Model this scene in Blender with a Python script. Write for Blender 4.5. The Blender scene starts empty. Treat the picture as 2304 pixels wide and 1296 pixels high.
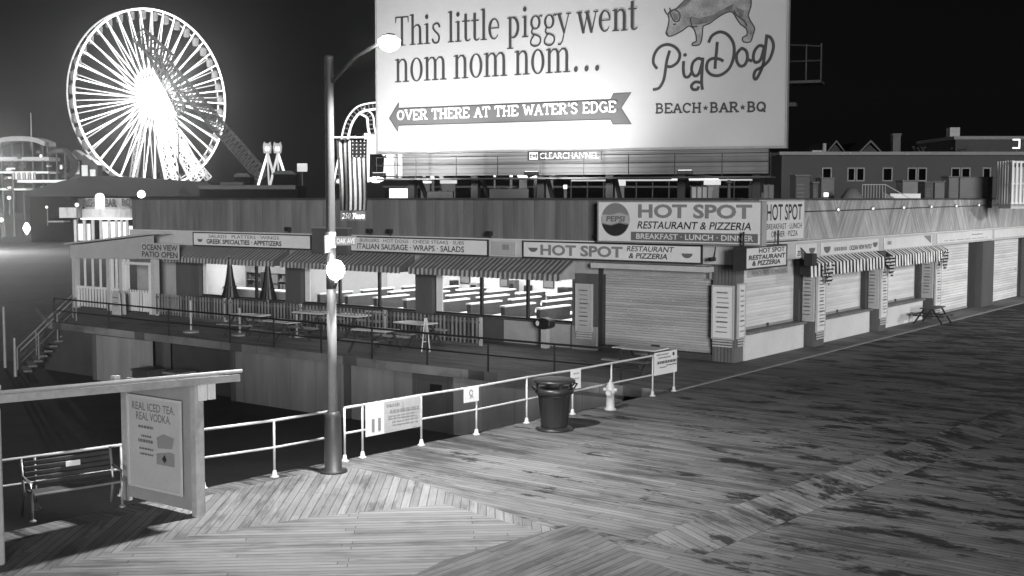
import bpy, math, random
from mathutils import Vector, Matrix
random.seed(7)
S = bpy.context.scene
COL = S.collection
rad = math.radians

# ------------------------------------------------------------------ camera
F = 2736.0; H = 5.2; PIT = math.atan(202 / F)
cam_d = bpy.data.cameras.new('camera'); cam = bpy.data.objects.new('camera', cam_d); COL.objects.link(cam)
cam.location = (0, 0, H); cam.rotation_euler = (math.pi / 2 - PIT, 0, 0)
cam_d.sensor_width = 36; cam_d.lens = 36 * F / 2304; cam_d.clip_end = 3000; cam_d.clip_start = 0.2
S.camera = cam

# ------------------------------------------------------------------ world: night sky with the glow of the pier
W = bpy.data.worlds.new("World"); S.world = W; W.use_nodes = True
nt = W.node_tree; N = nt.nodes; LK = nt.links
bg = N['Background']
sky = N.new('ShaderNodeTexSky'); sky.sky_type = 'NISHITA'; sky.sun_disc = False
sky.sun_elevation = rad(6); sky.sun_rotation = rad(172)
bw = N.new('ShaderNodeRGBToBW'); LK.new(sky.outputs[0], bw.inputs[0])
tc = N.new('ShaderNodeTexCoord')
def wmath(op, a, b=None, c=None):
    n = N.new('ShaderNodeMath'); n.operation = op
    for i, v in enumerate((a, b, c)):
        if v is None: continue
        if isinstance(v, (int, float)): n.inputs[i].default_value = v
        else: LK.new(v, n.inputs[i])
    return n.outputs[0]
def wdot(v):
    n = N.new('ShaderNodeVectorMath'); n.operation = 'DOT_PRODUCT'
    LK.new(tc.outputs['Generated'], n.inputs[0]); n.inputs[1].default_value = Vector(v).normalized(); return n.outputs['Value']
g1 = wmath('MULTIPLY', wmath('POWER', wmath('MAXIMUM', wdot((-.28, 1, .085)), 0), 70), .006)      # light pollution over the amusement pier
g3 = wmath('MULTIPLY', wmath('POWER', wmath('MAXIMUM', wdot((-.297, 1, .083)), 0), 700), .03)
g2 = wmath('MULTIPLY', wmath('POWER', wmath('MAXIMUM', wdot((.15, -1, .25)), 0), 1.5), .012)        # town glow behind the camera
tot = wmath('ADD', wmath('ADD', wmath('MULTIPLY', bw.outputs[0], .0006), g1), wmath('ADD', g3, wmath('ADD', g2, .0007)))
LK.new(tot, bg.inputs['Color']); bg.inputs['Strength'].default_value = 1.0
S.view_settings.view_transform = 'Standard'; S.view_settings.look = 'None'
S.view_settings.exposure = 0; S.view_settings.gamma = 1
P_LAMP = 7000.0      # street lamp heads
P_GLOBE = 45.0       # emission of the globes
P_ROOM = 85.0       # dining room ceiling lights
P_BILL = 5400.0       # billboard floodlights

# one low, soft sun lamp for the moon and the flood of the town lights behind the viewer
sun_d = bpy.data.lights.new('sun', 'SUN'); sun_d.energy = 2.8; sun_d.angle = rad(12)
sun = bpy.data.objects.new('sun', sun_d); COL.objects.link(sun)
SAZ, SEL = rad(172), rad(6)          # compass bearing from +Y and height of the light
sun.rotation_euler = Vector((-math.sin(SAZ) * math.cos(SEL), -math.cos(SAZ) * math.cos(SEL), -math.sin(SEL))).to_track_quat('-Z', 'Y').to_euler()

# ------------------------------------------------------------------ measuring helpers (2304 x 1296 frame of the photograph)
cp_, sp_ = math.cos(PIT), math.sin(PIT)
def ray(px, py):
    x = (px - 1152) / F; y = -(py - 648) / F
    return Vector((x, cp_ + y * sp_, -sp_ + y * cp_))
def G(px, py, z=0.0):
    r = ray(px, py); t = (z - H) / r.z; return Vector((r.x * t, r.y * t, z))
def D(px, py, d):
    r = ray(px, py); t = d / r.y; return Vector((r.x * t, d, H + r.z * t))
AR = rad(37.2)
R = Vector((math.sin(AR), math.cos(AR), 0)); L = Vector((-R.y, R.x, 0))
C = G(1654, 816)
def B(x, y, z=0.0): return C - L * x + R * y + Vector((0, 0, z))
def PL(P, n, px, py):
    r = ray(px, py); t = (P - Vector((0, 0, H))).dot(n) / r.dot(n); return Vector((0, 0, H)) + r * t
def FL(px, py, off=0.0):
    q = PL(C - R * off, R, px, py); return (-(q - C).dot(L), q.z)
def FR(px, py, off=0.0):
    q = PL(C - L * off, L, px, py); return ((q - C).dot(R), q.z)
ROT_L = -AR; ROT_R = math.pi / 2 - AR

# ------------------------------------------------------------------ materials
MATS = {}
class NT:
    def __init__(s, m): s.t = m.node_tree; s.n = s.t.nodes; s.l = s.t.links
    def new(s, k, **kw):
        n = s.n.new(k)
        for a, b in kw.items(): setattr(n, a, b)
        return n
    def m(s, op, a, b=None, c=None):
        n = s.new('ShaderNodeMath', operation=op)
        for i, v in enumerate((a, b, c)):
            if v is None: continue
            if isinstance(v, (int, float)): n.inputs[i].default_value = v
            else: s.l.new(v, n.inputs[i])
        return n.outputs[0]
    def noise(s, vec, scale, detail=3, rough=.55):
        n = s.new('ShaderNodeTexNoise'); n.inputs['Scale'].default_value = scale; n.inputs['Detail'].default_value = detail
        n.inputs['Roughness'].default_value = rough; s.l.new(vec, n.inputs['Vector']); return n.outputs[0]
    def map(s, vec, loc=(0, 0, 0), rot=(0, 0, 0), scale=(1, 1, 1)):
        n = s.new('ShaderNodeMapping'); s.l.new(vec, n.inputs[0])
        n.inputs[1].default_value = loc; n.inputs[2].default_value = rot; n.inputs[3].default_value = scale; return n.outputs[0]
    def ramp(s, v, a, b, c=0.0, d=1.0):
        n = s.new('ShaderNodeMapRange'); n.clamp = True; s.l.new(v, n.inputs[0])
        for i, q in enumerate((a, b, c, d)): n.inputs[i + 1].default_value = q
        return n.outputs[0]
def base(name):
    m = bpy.data.materials.new(name); m.use_nodes = True; t = NT(m); bs = t.n['Principled BSDF']; return m, t, bs
def setv(t, bs, v, r=None, bump=None, bs_=0.3, dist=.02):
    t.l.new(v, bs.inputs['Base Color'])
    if bump is not None:
        b = t.new('ShaderNodeBump'); b.inputs['Strength'].default_value = bs_; b.inputs['Distance'].default_value = dist
        t.l.new(bump, b.inputs['Height']); t.l.new(b.outputs[0], bs.inputs['Normal'])
def grey(name, v, rough=.6, var=.25, sc=1.5, metal=0.0, streak=False):
    """plain painted / metal surface with blotchy wear"""
    if name in MATS: return MATS[name]
    m, t, bs = base(name)
    o = t.new('ShaderNodeTexCoord').outputs['Object']
    if streak: o = t.map(o, scale=(1, 1, .18))
    n1 = t.noise(o, sc, 5, .6); n2 = t.noise(o, sc * 9, 3, .6)
    f = t.m('ADD', t.m('MULTIPLY', n1, .7), t.m('MULTIPLY', n2, .3))
    val = t.ramp(f, .3, .7, v * (1 - var), v * (1 + var * .6))
    setv(t, bs, val, bump=n2, bs_=.15)
    bs.inputs['Roughness'].default_value = rough; bs.inputs['Metallic'].default_value = metal
    MATS[name] = m; return m
def cloth_mat(name, v):
    if name in MATS: return MATS[name]
    m = grey(name, v, .95, .1); m.node_tree.nodes['Principled BSDF'].inputs['Specular IOR Level'].default_value = 0.0; return m
def emis(name, s, v=.8, sample='NONE'):
    if name in MATS: return MATS[name]
    m, t, bs = base(name)
    bs.inputs['Base Color'].default_value = (v, v, v, 1); bs.inputs['Emission Color'].default_value = (1, 1, 1, 1)
    bs.inputs['Emission Strength'].default_value = s
    try: m.cycles.emission_sampling = sample
    except Exception: pass
    MATS[name] = m; return m
def ribs(name, v, pitch, axis='X', depth=.5, rough=.6, var=.3, gap=.08, contrast=.45):
    """boards / corrugation: lines at a pitch along one object axis"""
    if name in MATS: return MATS[name]
    m, t, bs = base(name)
    o = t.new('ShaderNodeTexCoord').outputs['Object']
    sep = t.new('ShaderNodeSeparateXYZ'); t.l.new(o, sep.inputs[0])
    a = t.m('DIVIDE', sep.outputs[axis], pitch)
    fr = t.m('FRACT', a); idx = t.m('FLOOR', a)
    wn = t.new('ShaderNodeTexWhiteNoise', noise_dimensions='1D'); t.l.new(idx, wn.inputs['W'])
    line = t.m('LESS_THAN', fr, gap)
    sc = (1, 1, .15) if axis != 'Z' else (.15, .15, 1)
    n1 = t.noise(t.map(o, scale=sc), 2.2, 5, .6)
    base_v = t.m('MULTIPLY', t.ramp(n1, .25, .75, 1 - var, 1 + var), t.ramp(wn.outputs[0], 0, 1, 1 - var * .5, 1 + var * .5))
    val = t.m('MULTIPLY', t.m('MULTIPLY', base_v, v), t.m('SUBTRACT', 1, t.m('MULTIPLY', line, contrast)))
    hgt = t.m('PINGPONG', a, .5)
    setv(t, bs, val, bump=t.m('SUBTRACT', hgt, t.m('MULTIPLY', line, .5)), bs_=depth, dist=.03)
    bs.inputs['Roughness'].default_value = rough; MATS[name] = m; return m
def stripes(name, pitch, a, b, axis='X', duty=.5):
    if name in MATS: return MATS[name]
    m, t, bs = base(name)
    o = t.new('ShaderNodeTexCoord').outputs['Object']
    sep = t.new('ShaderNodeSeparateXYZ'); t.l.new(o, sep.inputs[0])
    k = t.m('LESS_THAN', t.m('FRACT', t.m('DIVIDE', sep.outputs[axis], pitch)), duty)
    n1 = t.noise(o, 3, 4)
    val = t.m('MULTIPLY', t.ramp(k, 0, 1, a, b), t.ramp(n1, .2, .8, .75, 1.2))
    setv(t, bs, val); bs.inputs['Roughness'].default_value = .85; MATS[name] = m; return m
def planks(name, ang, v, width=.145, length=3.6, stain=.55, seed=0.0, puddle=False):
    """weathered deck boards; ang is the direction the boards run (radians from +X)"""
    m, t, bs = base(name)
    o = t.new('ShaderNodeTexCoord').outputs['Object']
    q = t.map(o, loc=(seed * 3.1, seed * 1.7, 0), rot=(0, 0, -ang))
    br = t.new('ShaderNodeTexBrick'); t.l.new(q, br.inputs['Vector'])
    for k, x in (('Scale', 1), ('Mortar Size', .009), ('Mortar Smooth', .2), ('Brick Width', length), ('Row Height', width)): br.inputs[k].default_value = x
    br.inputs['Color1'].default_value = (.78, .78, .78, 1); br.inputs['Color2'].default_value = (1.14, 1.14, 1.14, 1); br.inputs['Mortar'].default_value = (.42, .42, .42, 1)
    br.offset = .37; br.squash_frequency = 3; br.squash = .8
    st = t.map(q, scale=(.32, 2.6, 1))
    n1 = t.noise(st, 1.0, 5, .62)                       # long stains along the boards
    n2 = t.noise(t.map(q, scale=(1.2, 22, 1)), 1.0, 4, .6)    # grain
    n3 = t.noise(o, .33, 4, .6)                         # worn and damp areas
    n4 = t.noise(t.map(q, scale=(.5, 3.2, 1)), .8, 6, .7)
    wet = t.ramp(t.m('ADD', t.m('MULTIPLY', n3, .3), t.m('MULTIPLY', n4, .7)), .42, .5, 1 - stain, 1)
    k = t.m('MULTIPLY', t.ramp(n1, .3, .72, .8, 1.14), t.ramp(n2, .3, .7, .82, 1.12))
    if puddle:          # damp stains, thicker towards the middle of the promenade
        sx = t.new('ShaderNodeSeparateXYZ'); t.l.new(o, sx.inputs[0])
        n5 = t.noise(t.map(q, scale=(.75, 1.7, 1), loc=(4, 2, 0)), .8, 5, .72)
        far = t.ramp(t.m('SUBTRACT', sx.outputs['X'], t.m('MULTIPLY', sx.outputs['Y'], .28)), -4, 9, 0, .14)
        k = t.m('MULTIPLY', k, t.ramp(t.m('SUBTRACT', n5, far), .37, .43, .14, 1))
    k = t.m('MULTIPLY', k, t.m('MULTIPLY', wet, t.ramp(n3, .3, .7, .8, 1.15)))
    sep = t.new('ShaderNodeSeparateColor'); t.l.new(br.outputs['Color'], sep.inputs[0])
    val = t.m('MULTIPLY', t.m('MULTIPLY', k, sep.outputs[0]), v)
    setv(t, bs, val, bump=t.m('ADD', t.m('SUBTRACT', 1, br.outputs['Fac']), t.m('MULTIPLY', n2, .35)), bs_=.6, dist=.02)
    bs.inputs['Roughness'].default_value = .75; bs.inputs['Specular IOR Level'].default_value = .3
    return m
def chevron(name, v):
    if name in MATS: return MATS[name]
    m, t, bs = base(name)
    o = t.new('ShaderNodeTexCoord').outputs['Object']
    sep = t.new('ShaderNodeSeparateXYZ'); t.l.new(o, sep.inputs[0])
    tri = t.m('PINGPONG', sep.outputs['X'], 2.6)
    a = t.m('DIVIDE', t.m('ADD', t.m('MULTIPLY', tri, 1.35), sep.outputs['Z']), .17)
    idx = t.m('FLOOR', a); fr = t.m('FRACT', a)
    seg = t.m('FLOOR', t.m('DIVIDE', sep.outputs['X'], 2.6))
    wn = t.new('ShaderNodeTexWhiteNoise', noise_dimensions='2D')
    cv = t.new('ShaderNodeCombineXYZ'); t.l.new(idx, cv.inputs[0]); t.l.new(seg, cv.inputs[1]); t.l.new(cv.outputs[0], wn.inputs['Vector'])
    n = t.noise(t.map(o, scale=(1, 1, .4)), 1.8, 5, .65)
    val = t.m('MULTIPLY', t.m('MULTIPLY', t.ramp(wn.outputs[0], 0, 1, .72, 1.22), t.ramp(n, .3, .7, .75, 1.2)), v)
    val = t.m('MULTIPLY', val, t.m('SUBTRACT', 1, t.m('MULTIPLY', t.m('LESS_THAN', fr, .1), .4)))
    setv(t, bs, val, bump=fr, bs_=.4); bs.inputs['Roughness'].default_value = .8; MATS[name] = m; return m
def glassmat():
    if 'glass' in MATS: return MATS['glass']
    m = bpy.data.materials.new('window_glass'); m.use_nodes = True; t = NT(m); t.n.remove(t.n['Principled BSDF'])
    tr = t.new('ShaderNodeBsdfTransparent'); tr.inputs[0].default_value = (.93, .93, .93, 1)
    gl = t.new('ShaderNodeBsdfGlossy'); gl.inputs['Roughness'].default_value = .02; gl.inputs[0].default_value = (.9, .9, .9, 1)
    lw = t.new('ShaderNodeLayerWeight'); lw.inputs[0].default_value = .5
    fr = t.m('ADD', .03, t.m('MULTIPLY', t.m('POWER', lw.outputs['Facing'], 4), .5))
    mx = t.new('ShaderNodeMixShader'); t.l.new(fr, mx.inputs[0]); t.l.new(tr.outputs[0], mx.inputs[1]); t.l.new(gl.outputs[0], mx.inputs[2])
    t.l.new(mx.outputs[0], t.n['Material Output'].inputs[0]); MATS['glass'] = m; return m
M_white = grey('white_paint', .68, .5, .12); M_pale = grey('pale_paint', .45, .6, .18); M_mid = grey('mid_paint', .25, .6, .25)
M_dark = grey('dark_paint', .06, .5, .3); M_black = grey('black_paint', .018, .45, .3); M_ink = grey('black_ink', .025, .6, .1)
M_inkg = grey('grey_ink', .14, .6, .15); M_inkm = grey('mid_ink', .22, .6, .1)
M_steel = grey('galvanised_steel', .5, .38, .15, 3, .6); M_rail = grey('white_rail_paint', .52, .4, .1, 4); M_board = grey('sign_white', .72, .45, .1, 2)
M_far = cloth_mat('night_black', .006); M_unit = grey('unit_grey', .075, .6, .25); M_unitd = grey('unit_dark', .025, .6, .25)
M_conc = grey('concrete', .3, .85, .3, .8); M_sign2 = grey('sign_pale', .42, .5, .12, 2)

# ------------------------------------------------------------------ object helpers
def tag(o, label=None, cat=None, group=None, kind=None):
    if label: o['label'] = label
    if cat: o['category'] = cat
    if group: o['group'] = group
    if kind: o['kind'] = kind
    return o
def thing(name, label, cat, loc=(0, 0, 0), rz=0.0, group=None):
    o = bpy.data.objects.new(name, None); COL.objects.link(o); o.location = loc; o.rotation_euler = (0, 0, rz)
    o.empty_display_size = .2
    return tag(o, label, cat, group)
class MB:
    def __init__(s): s.v = []; s.f = []; s.k = 0
    def add(s, vs, fs):
        b = len(s.v); s.v += [tuple(x) for x in vs]; s.f += [tuple(i + b for i in q) for q in fs]; return s
    def box(s, x0, x1, y0, y1, z0, z1):
        return s.add([(x0, y0, z0), (x1, y0, z0), (x1, y1, z0), (x0, y1, z0), (x0, y0, z1), (x1, y0, z1), (x1, y1, z1), (x0, y1, z1)],
                     [(0, 3, 2, 1), (4, 5, 6, 7), (0, 1, 5, 4), (1, 2, 6, 5), (2, 3, 7, 6), (3, 0, 4, 7)])
    def bar(s, a, b, w, h=None, up=(0, 0, 1)):
        a = Vector(a); b = Vector(b); h = h or w; d = (b - a).normalized(); u = Vector(up)
        if abs(d.dot(u)) > .98: u = Vector((1, 0, 0))
        x = d.cross(u).normalized() * w / 2; z = x.cross(d).normalized() * h / 2
        return s.add([a - x - z, a + x - z, a + x + z, a - x + z, b - x - z, b + x - z, b + x + z, b - x + z],
                     [(3, 2, 1, 0), (4, 5, 6, 7), (0, 1, 5, 4), (1, 2, 6, 5), (2, 3, 7, 6), (3, 0, 4, 7)])
    def tube(s, pts, r, n=8, cap=True, closed=False):
        pts = [Vector(p) for p in pts]; rr = r if isinstance(r, (list, tuple)) else [r] * len(pts)
        b = len(s.v); m = len(pts)
        for i, p in enumerate(pts):
            if closed: d = pts[(i + 1) % m] - pts[i - 1]
            else: d = pts[min(i + 1, m - 1)] - pts[max(i - 1, 0)]
            d.normalize(); u = Vector((0, 0, 1)) if abs(d.z) < .95 else Vector((0, 1, 0))
            x = d.cross(u).normalized(); y = x.cross(d)
            for k in range(n):
                a = 2 * math.pi * k / n; s.v.append(tuple(p + (x * math.cos(a) + y * math.sin(a)) * rr[i]))
        for i in range(m if closed else m - 1):
            j = (i + 1) % m
            for k in range(n):
                s.f.append((b + i * n + k, b + i * n + (k + 1) % n, b + j * n + (k + 1) % n, b + j * n + k))
        if cap and not closed: s.f.append(tuple(b + k for k in range(n))[::-1]); s.f.append(tuple(b + (m - 1) * n + k for k in range(n)))
        return s
    def lathe(s, prof, n=20, c=(0, 0, 0)):
        b = len(s.v); m = len(prof)
        for r, z in prof:
            for k in range(n):
                a = 2 * math.pi * k / n; s.v.append((c[0] + r * math.cos(a), c[1] + r * math.sin(a), c[2] + z))
        for i in range(m - 1):
            for k in range(n):
                s.f.append((b + i * n + k, b + i * n + (k + 1) % n, b + (i + 1) * n + (k + 1) % n, b + (i + 1) * n + k))
        s.f.append(tuple(b + k for k in range(n))[::-1]); s.f.append(tuple(b + (m - 1) * n + k for k in range(n)))
        return s
    def prism(s, poly, z0, z1, ax='z'):
        """poly in XY extruded along z (ax z), or poly in XZ extruded along y (ax y)"""
        n = len(poly)
        mk = (lambda p, t: (p[0], p[1], t)) if ax == 'z' else (lambda p, t: (p[0], t, p[1]))
        vs = [mk(p, z0) for p in poly] + [mk(p, z1) for p in poly]
        return s.add(vs, [tuple(range(n))[::-1], tuple(range(n, 2 * n))] + [(i, (i + 1) % n, (i + 1) % n + n, i + n) for i in range(n)])
    def ribbon(s, pts, w, y, closed=False):
        """flat painted stroke in the XZ plane at depth y; every stroke lies a hair in front of the last one"""
        s.k += 1; y = y - .0006 * s.k; m = len(pts); ww = w if isinstance(w, (list, tuple)) else [w] * m; b = len(s.v)
        for i, p in enumerate(pts):
            if closed: a, c = pts[i - 1], pts[(i + 1) % m]
            else: a, c = pts[max(i - 1, 0)], pts[min(i + 1, m - 1)]
            dx, dz = c[0] - a[0], c[1] - a[1]; l = math.hypot(dx, dz) or 1
            nx, nz = -dz / l * ww[i] / 2, dx / l * ww[i] / 2
            s.v += [(p[0] + nx, y, p[1] + nz), (p[0] - nx, y, p[1] - nz)]
        for i in range(m if closed else m - 1):
            j = (i + 1) % m; s.f.append((b + 2 * i + 1, b + 2 * j + 1, b + 2 * j, b + 2 * i))
        return s
    def poly(s, pts, y):
        s.k += 1; y = y - .0006 * s.k; b = len(s.v); s.v += [(p[0], y, p[1]) for p in pts]; s.f.append(tuple(range(b, b + len(pts)))); return s
    def build(s, name, mat, parent=None, smooth=False, loc=None, rz=None):
        me = bpy.data.meshes.new(name); me.from_pydata(s.v, [], s.f); me.materials.append(mat)
        if smooth:
            for p in me.polygons: p.use_smooth = True
        me.update(); o = bpy.data.objects.new(name, me); COL.objects.link(o)
        if parent: o.parent = parent
        if loc is not None: o.location = loc
        if rz is not None: o.rotation_euler = (0, 0, rz)
        return o
def bevel(o, w=.01, seg=2):
    m = o.modifiers.new('bevel', 'BEVEL'); m.width = w; m.segments = seg; m.limit_method = 'ANGLE'; return o
def dup(root, label=None, loc=None, rz=None):
    def cp(o, par):
        c = o.copy(); COL.objects.link(c); c.parent = par
        for ch in [q for q in o.children]: cp(ch, c)
        return c
    r = cp(root, None)
    if label: r['label'] = label
    if loc is not None: r.location = loc
    if rz is not None: r.rotation_euler = (0, 0, rz)
    return r
def smooth_pts(pts, k=4):
    out = []; n = len(pts)
    for i in range(n - 1):
        p0, p1, p2, p3 = pts[max(i - 1, 0)], pts[i], pts[i + 1], pts[min(i + 2, n - 1)]
        for j in range(k):
            t = j / k
            out.append(tuple(.5 * (2 * b + (c - a) * t + (2 * a - 5 * b + 4 * c - d) * t * t + (3 * b - a - 3 * c + d) * t ** 3) for a, b, c, d in zip(p0, p1, p2, p3)))
    out.append(tuple(pts[-1])); return out
ORD = ['first', 'second', 'third', 'fourth', 'fifth', 'sixth', 'seventh', 'eighth', 'ninth', 'tenth', 'eleventh', 'twelfth']

# ------------------------------------------------------------------ lettering
_TX = {}
def text_geo(s, bold):
    key = (s, bold)
    if key in _TX: return _TX[key]
    cu = bpy.data.curves.new('lettering', 'FONT'); cu.body = s; cu.size = 1; cu.offset = bold; cu.resolution_u = 3
    ob = bpy.data.objects.new('lettering', cu); COL.objects.link(ob)
    dg = bpy.context.evaluated_depsgraph_get(); me = bpy.data.meshes.new_from_object(ob.evaluated_get(dg))
    vs = [(v.co.x, v.co.y) for v in me.vertices]; fs = [tuple(p.vertices) for p in me.polygons]
    bpy.data.objects.remove(ob); bpy.data.curves.remove(cu); bpy.data.meshes.remove(me)
    _TX[key] = (vs, fs); return _TX[key]
def letter(mb, s, x0, x1, z0, z1, y, bold=.02, shear=0.0):
    vs, fs = text_geo(s, bold)
    ax = min(v[0] for v in vs); bx = max(v[0] for v in vs); az = min(v[1] for v in vs); bz = max(v[1] for v in vs)
    mb.k += 1; y = y - .0006 * mb.k
    def mp(v):
        q = (v[1] - az) / (bz - az); return (x0 + (x1 - x0) * (v[0] - ax) / (bx - ax) + shear * (q - .5) * (z1 - z0), y, z0 + (z1 - z0) * q)
    mb.add([mp(v) for v in vs], fs); return mb
def arc(cx, cz, rx, rz, a0, a1, n=16): return [(cx + rx * math.cos(rad(a0 + (a1 - a0) * i / n)), cz + rz * math.sin(rad(a0 + (a1 - a0) * i / n))) for i in range(n + 1)]
def lerp(a, b, n): return [a + (b - a) * i / n for i in range(n + 1)]
# a condensed old-style serif, drawn glyph by glyph: (advance, [ (points, widths) ])
def serif(x, z, w=.42): return ([(x - w / 2, z + .03), (x + w / 2, z + .03)], [.07, .07])
def ringw(n, a, b): return [b + (a - b) * abs(math.cos(2 * math.pi * i / n)) ** 1.3 for i in range(n)]
def ring(cx, cz, rx, rz, a=.18, b=.07, n=28):
    p = arc(cx, cz, rx, rz, 0, 360, n)[:-1]; return (p, ringw(n, a, b), True)
def archs(x0, x1): return ([(x0, .68), (x0 + .1, .86), (x0 + .24, .96), (x1 - .12, .95), (x1 - .02, .84), (x1, .66), (x1, .0)], [.05, .07, .1, .14, .17, .18, .18])
def stem(x, z0, z1): return ([(x, z0), (x, z1)], [.18, .18])
def flag(x, z): return ([(x - .2, z - .06), (x, z - .02)], [.06, .1])
def dot(x, z, r=.12): return ('P', arc(x, z, r, r, 0, 360, 14)[:-1])
GL = {
 'n': (.98, [stem(.22, 0, 1), flag(.22, 1), serif(.22, 0), archs(.22, .74), serif(.74, 0)]),
 'm': (1.5, [stem(.22, 0, 1), flag(.22, 1), serif(.22, 0), archs(.22, .74), serif(.74, 0), archs(.74, 1.26), serif(1.26, 0)]),
 'h': (.98, [stem(.22, 0, 1.5), flag(.22, 1.5), serif(.22, 0), archs(.22, .74), serif(.74, 0)]),
 'i': (.5, [stem(.24, 0, 1), flag(.24, 1), serif(.24, 0), dot(.22, 1.32)]),
 'l': (.5, [stem(.24, 0, 1.5), flag(.24, 1.5), serif(.24, 0)]),
 't': (.6, [stem(.24, .15, 1.32), ([(.0, .97), (.52, .97)], [.08, .08]), ([(.24, .2), (.27, .07), (.36, .02), (.48, .05), (.56, .12)], [.18, .15, .1, .08, .04])]),
 'o': (.92, [ring(.45, .5, .32, .48)]),
 'e': (.86, [(arc(.43, .5, .3, .47, 12, 325, 24), [.08, .09, .1, .09, .08, .07, .08, .1, .12, .15, .17, .18, .18, .18, .17, .16, .14, .12, .1, .09, .08, .08, .07, .06, .05]), ([(.2, .54), (.76, .54)], [.07, .07])]),
 's': (.72, [(smooth_pts([(.6, .76), (.52, .93), (.36, .97), (.19, .9), (.16, .74), (.3, .58), (.46, .46), (.56, .3), (.5, .08), (.34, .03), (.18, .07), (.1, .24)], 3), .125)]),
 'p': (.95, [stem(.22, -.5, 1), flag(.22, 1), serif(.22, -.5), (arc(.4, .5, .33, .47, 140, -140, 22), [.06] * 4 + [.1, .13, .15, .17, .18, .18, .18, .18, .18, .18, .18, .17, .15, .13, .1] + [.06] * 4)]),
 'g': (.88, [ring(.4, .66, .26, .3, .15, .07), (smooth_pts([(.24, .4), (.16, .24), (.24, .12), (.5, .06), (.7, -.06), (.72, -.26), (.56, -.42), (.32, -.44), (.12, -.34), (.12, -.16), (.24, .0), (.32, .08)], 3), .1), ([(.58, .86), (.72, .97), (.84, .93)], [.06, .08, .12])]),
 'y': (.88, [([(.12, 1), (.48, .08)], [.19, .14]), ([(.76, 1), (.36, -.28), (.24, -.44), (.08, -.42)], [.07, .08, .09, .13]), serif(.14, .94, .38), serif(.74, .94, .32)]),
 'w': (1.3, [([(.12, 1), (.4, 0)], [.19, .16]), ([(.64, .98), (.4, 0)], [.07, .08]), ([(.6, 1), (.9, 0)], [.19, .16]), ([(1.18, 1), (.9, 0)], [.07, .08]), serif(.14, .94, .38), serif(.62, .94, .34), serif(1.16, .94, .32)]),
 'T': (1.0, [stem(.48, 0, 1.42), serif(.48, 0, .5), ([(.05, 1.4), (.91, 1.4)], [.09, .09]), ([(.06, 1.42), (.04, 1.12)], [.1, .05]), ([(.9, 1.42), (.92, 1.12)], [.1, .05])]),
 '.': (.62, [dot(.3, .1, .12)]), ' ': (.4, []),
}
def serif_text(mb, s, fn, y):
    """fn maps glyph units (total advance 0..1, height) to plane coordinates"""
    tot = sum(GL[c][0] for c in s); x = 0
    for c in s:
        adv, items = GL[c]
        for it in items:
            if it[0] == 'P': mb.poly([fn((x + p[0]) / tot, p[1]) for p in it[1]], y); continue
            pts = it[0]; w = it[1] if isinstance(it[1], list) else [it[1]] * len(pts); closed = len(it) > 2
            k = fn.wscale
            mb.ribbon([fn((x + p[0]) / tot, p[1]) for p in pts], [q * k for q in w[:len(pts)]] + [w[-1] * k] * (len(pts) - len(w)), y, closed)
        x += adv

# ================================================================== GROUND
def sheet(name, poly, z, thick, mat):
    o = MB().prism([(p[0], p[1]) for p in poly], z - thick, z).build(name, mat); tag(o, kind='structure'); return o
RB = [G(270, 1003, 1.07), G(616, 1068), G(776, 1038), G(948, 1002), G(1185, 952), G(1375, 912), G(1516, 880)]    # foot of the boardwalk railing
d0 = (RB[0] - RB[1]).normalized()
E0 = RB[0] + d0 * 14; E0.z = 0
for q in RB: q.z = 0
OUT = -L
far_ = RB[-1] + R * 90
edge = [E0] + RB + [far_]
edge_in = [p for p in edge]
ANG_L = math.atan2(L.y, L.x); ANG_R = math.atan2(R.y, R.x)
boards = [p + (OUT * -.12) for p in edge] + [far_ + OUT * 45, E0 + OUT * 45 - R * 14, E0 - R * 14]
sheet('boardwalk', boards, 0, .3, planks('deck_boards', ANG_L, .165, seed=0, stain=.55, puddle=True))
# junction of the side street: boards laid at other angles, and the border course along the promenade
j0, j1 = G(935, 1083), G(1562, 1300)
jd = (j1 - j0).normalized()
tip = RB[2] + R * -.3 + OUT * .6
sheet('street_junction_boards', [tip, j0, j0 + jd * 11, j0 + jd * 11 - R * 16, RB[1] - d0 * -9 + OUT * .5, RB[1] + OUT * .35], .004, .02, planks('junction_boards', rad(91), .21, seed=2, stain=.45))
sheet('street_crossing_boards', [G(700, 1165), G(1000, 1135), G(1190, 1190), j0 + jd * 11 - OUT * 0, j0 + jd * 11 - R * 16, G(60, 1290), G(380, 1215)], .008, .02, planks('crossing_boards', rad(4), .205, seed=3, stain=.5, length=5))
b0, b1 = G(1440, 1215), G(2304, 905)
bd = (b1 - b0).normalized(); bn = Vector((bd.y, -bd.x, 0))
sheet('ramp_boards', [G(1000, 1262), G(1180, 1210), G(1300, 1180), j0 + jd * 6.2, j0 + jd * 11, j0 + jd * 11 - R * 2.5, G(860, 1330)], .012, .02, planks('ramp_boards', ANG_R, .13, seed=6, stain=.5))
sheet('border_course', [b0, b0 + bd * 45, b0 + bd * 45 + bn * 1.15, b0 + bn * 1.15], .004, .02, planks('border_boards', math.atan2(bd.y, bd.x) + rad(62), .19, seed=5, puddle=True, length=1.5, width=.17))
c0 = b0 + bn * 5.6 - bd * 6
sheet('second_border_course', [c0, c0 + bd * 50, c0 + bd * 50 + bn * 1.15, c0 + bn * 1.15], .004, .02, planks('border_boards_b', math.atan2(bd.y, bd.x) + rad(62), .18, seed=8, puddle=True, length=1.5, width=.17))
MB().bar(RB[-1] + Vector((0, 0, .012)), far_ + Vector((0, 0, .012)), .16, .02).build('promenade_edge_board', grey('edge_board', .26, .8, .35, 2)); tag(bpy.data.objects['promenade_edge_board'], kind='structure')

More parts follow.
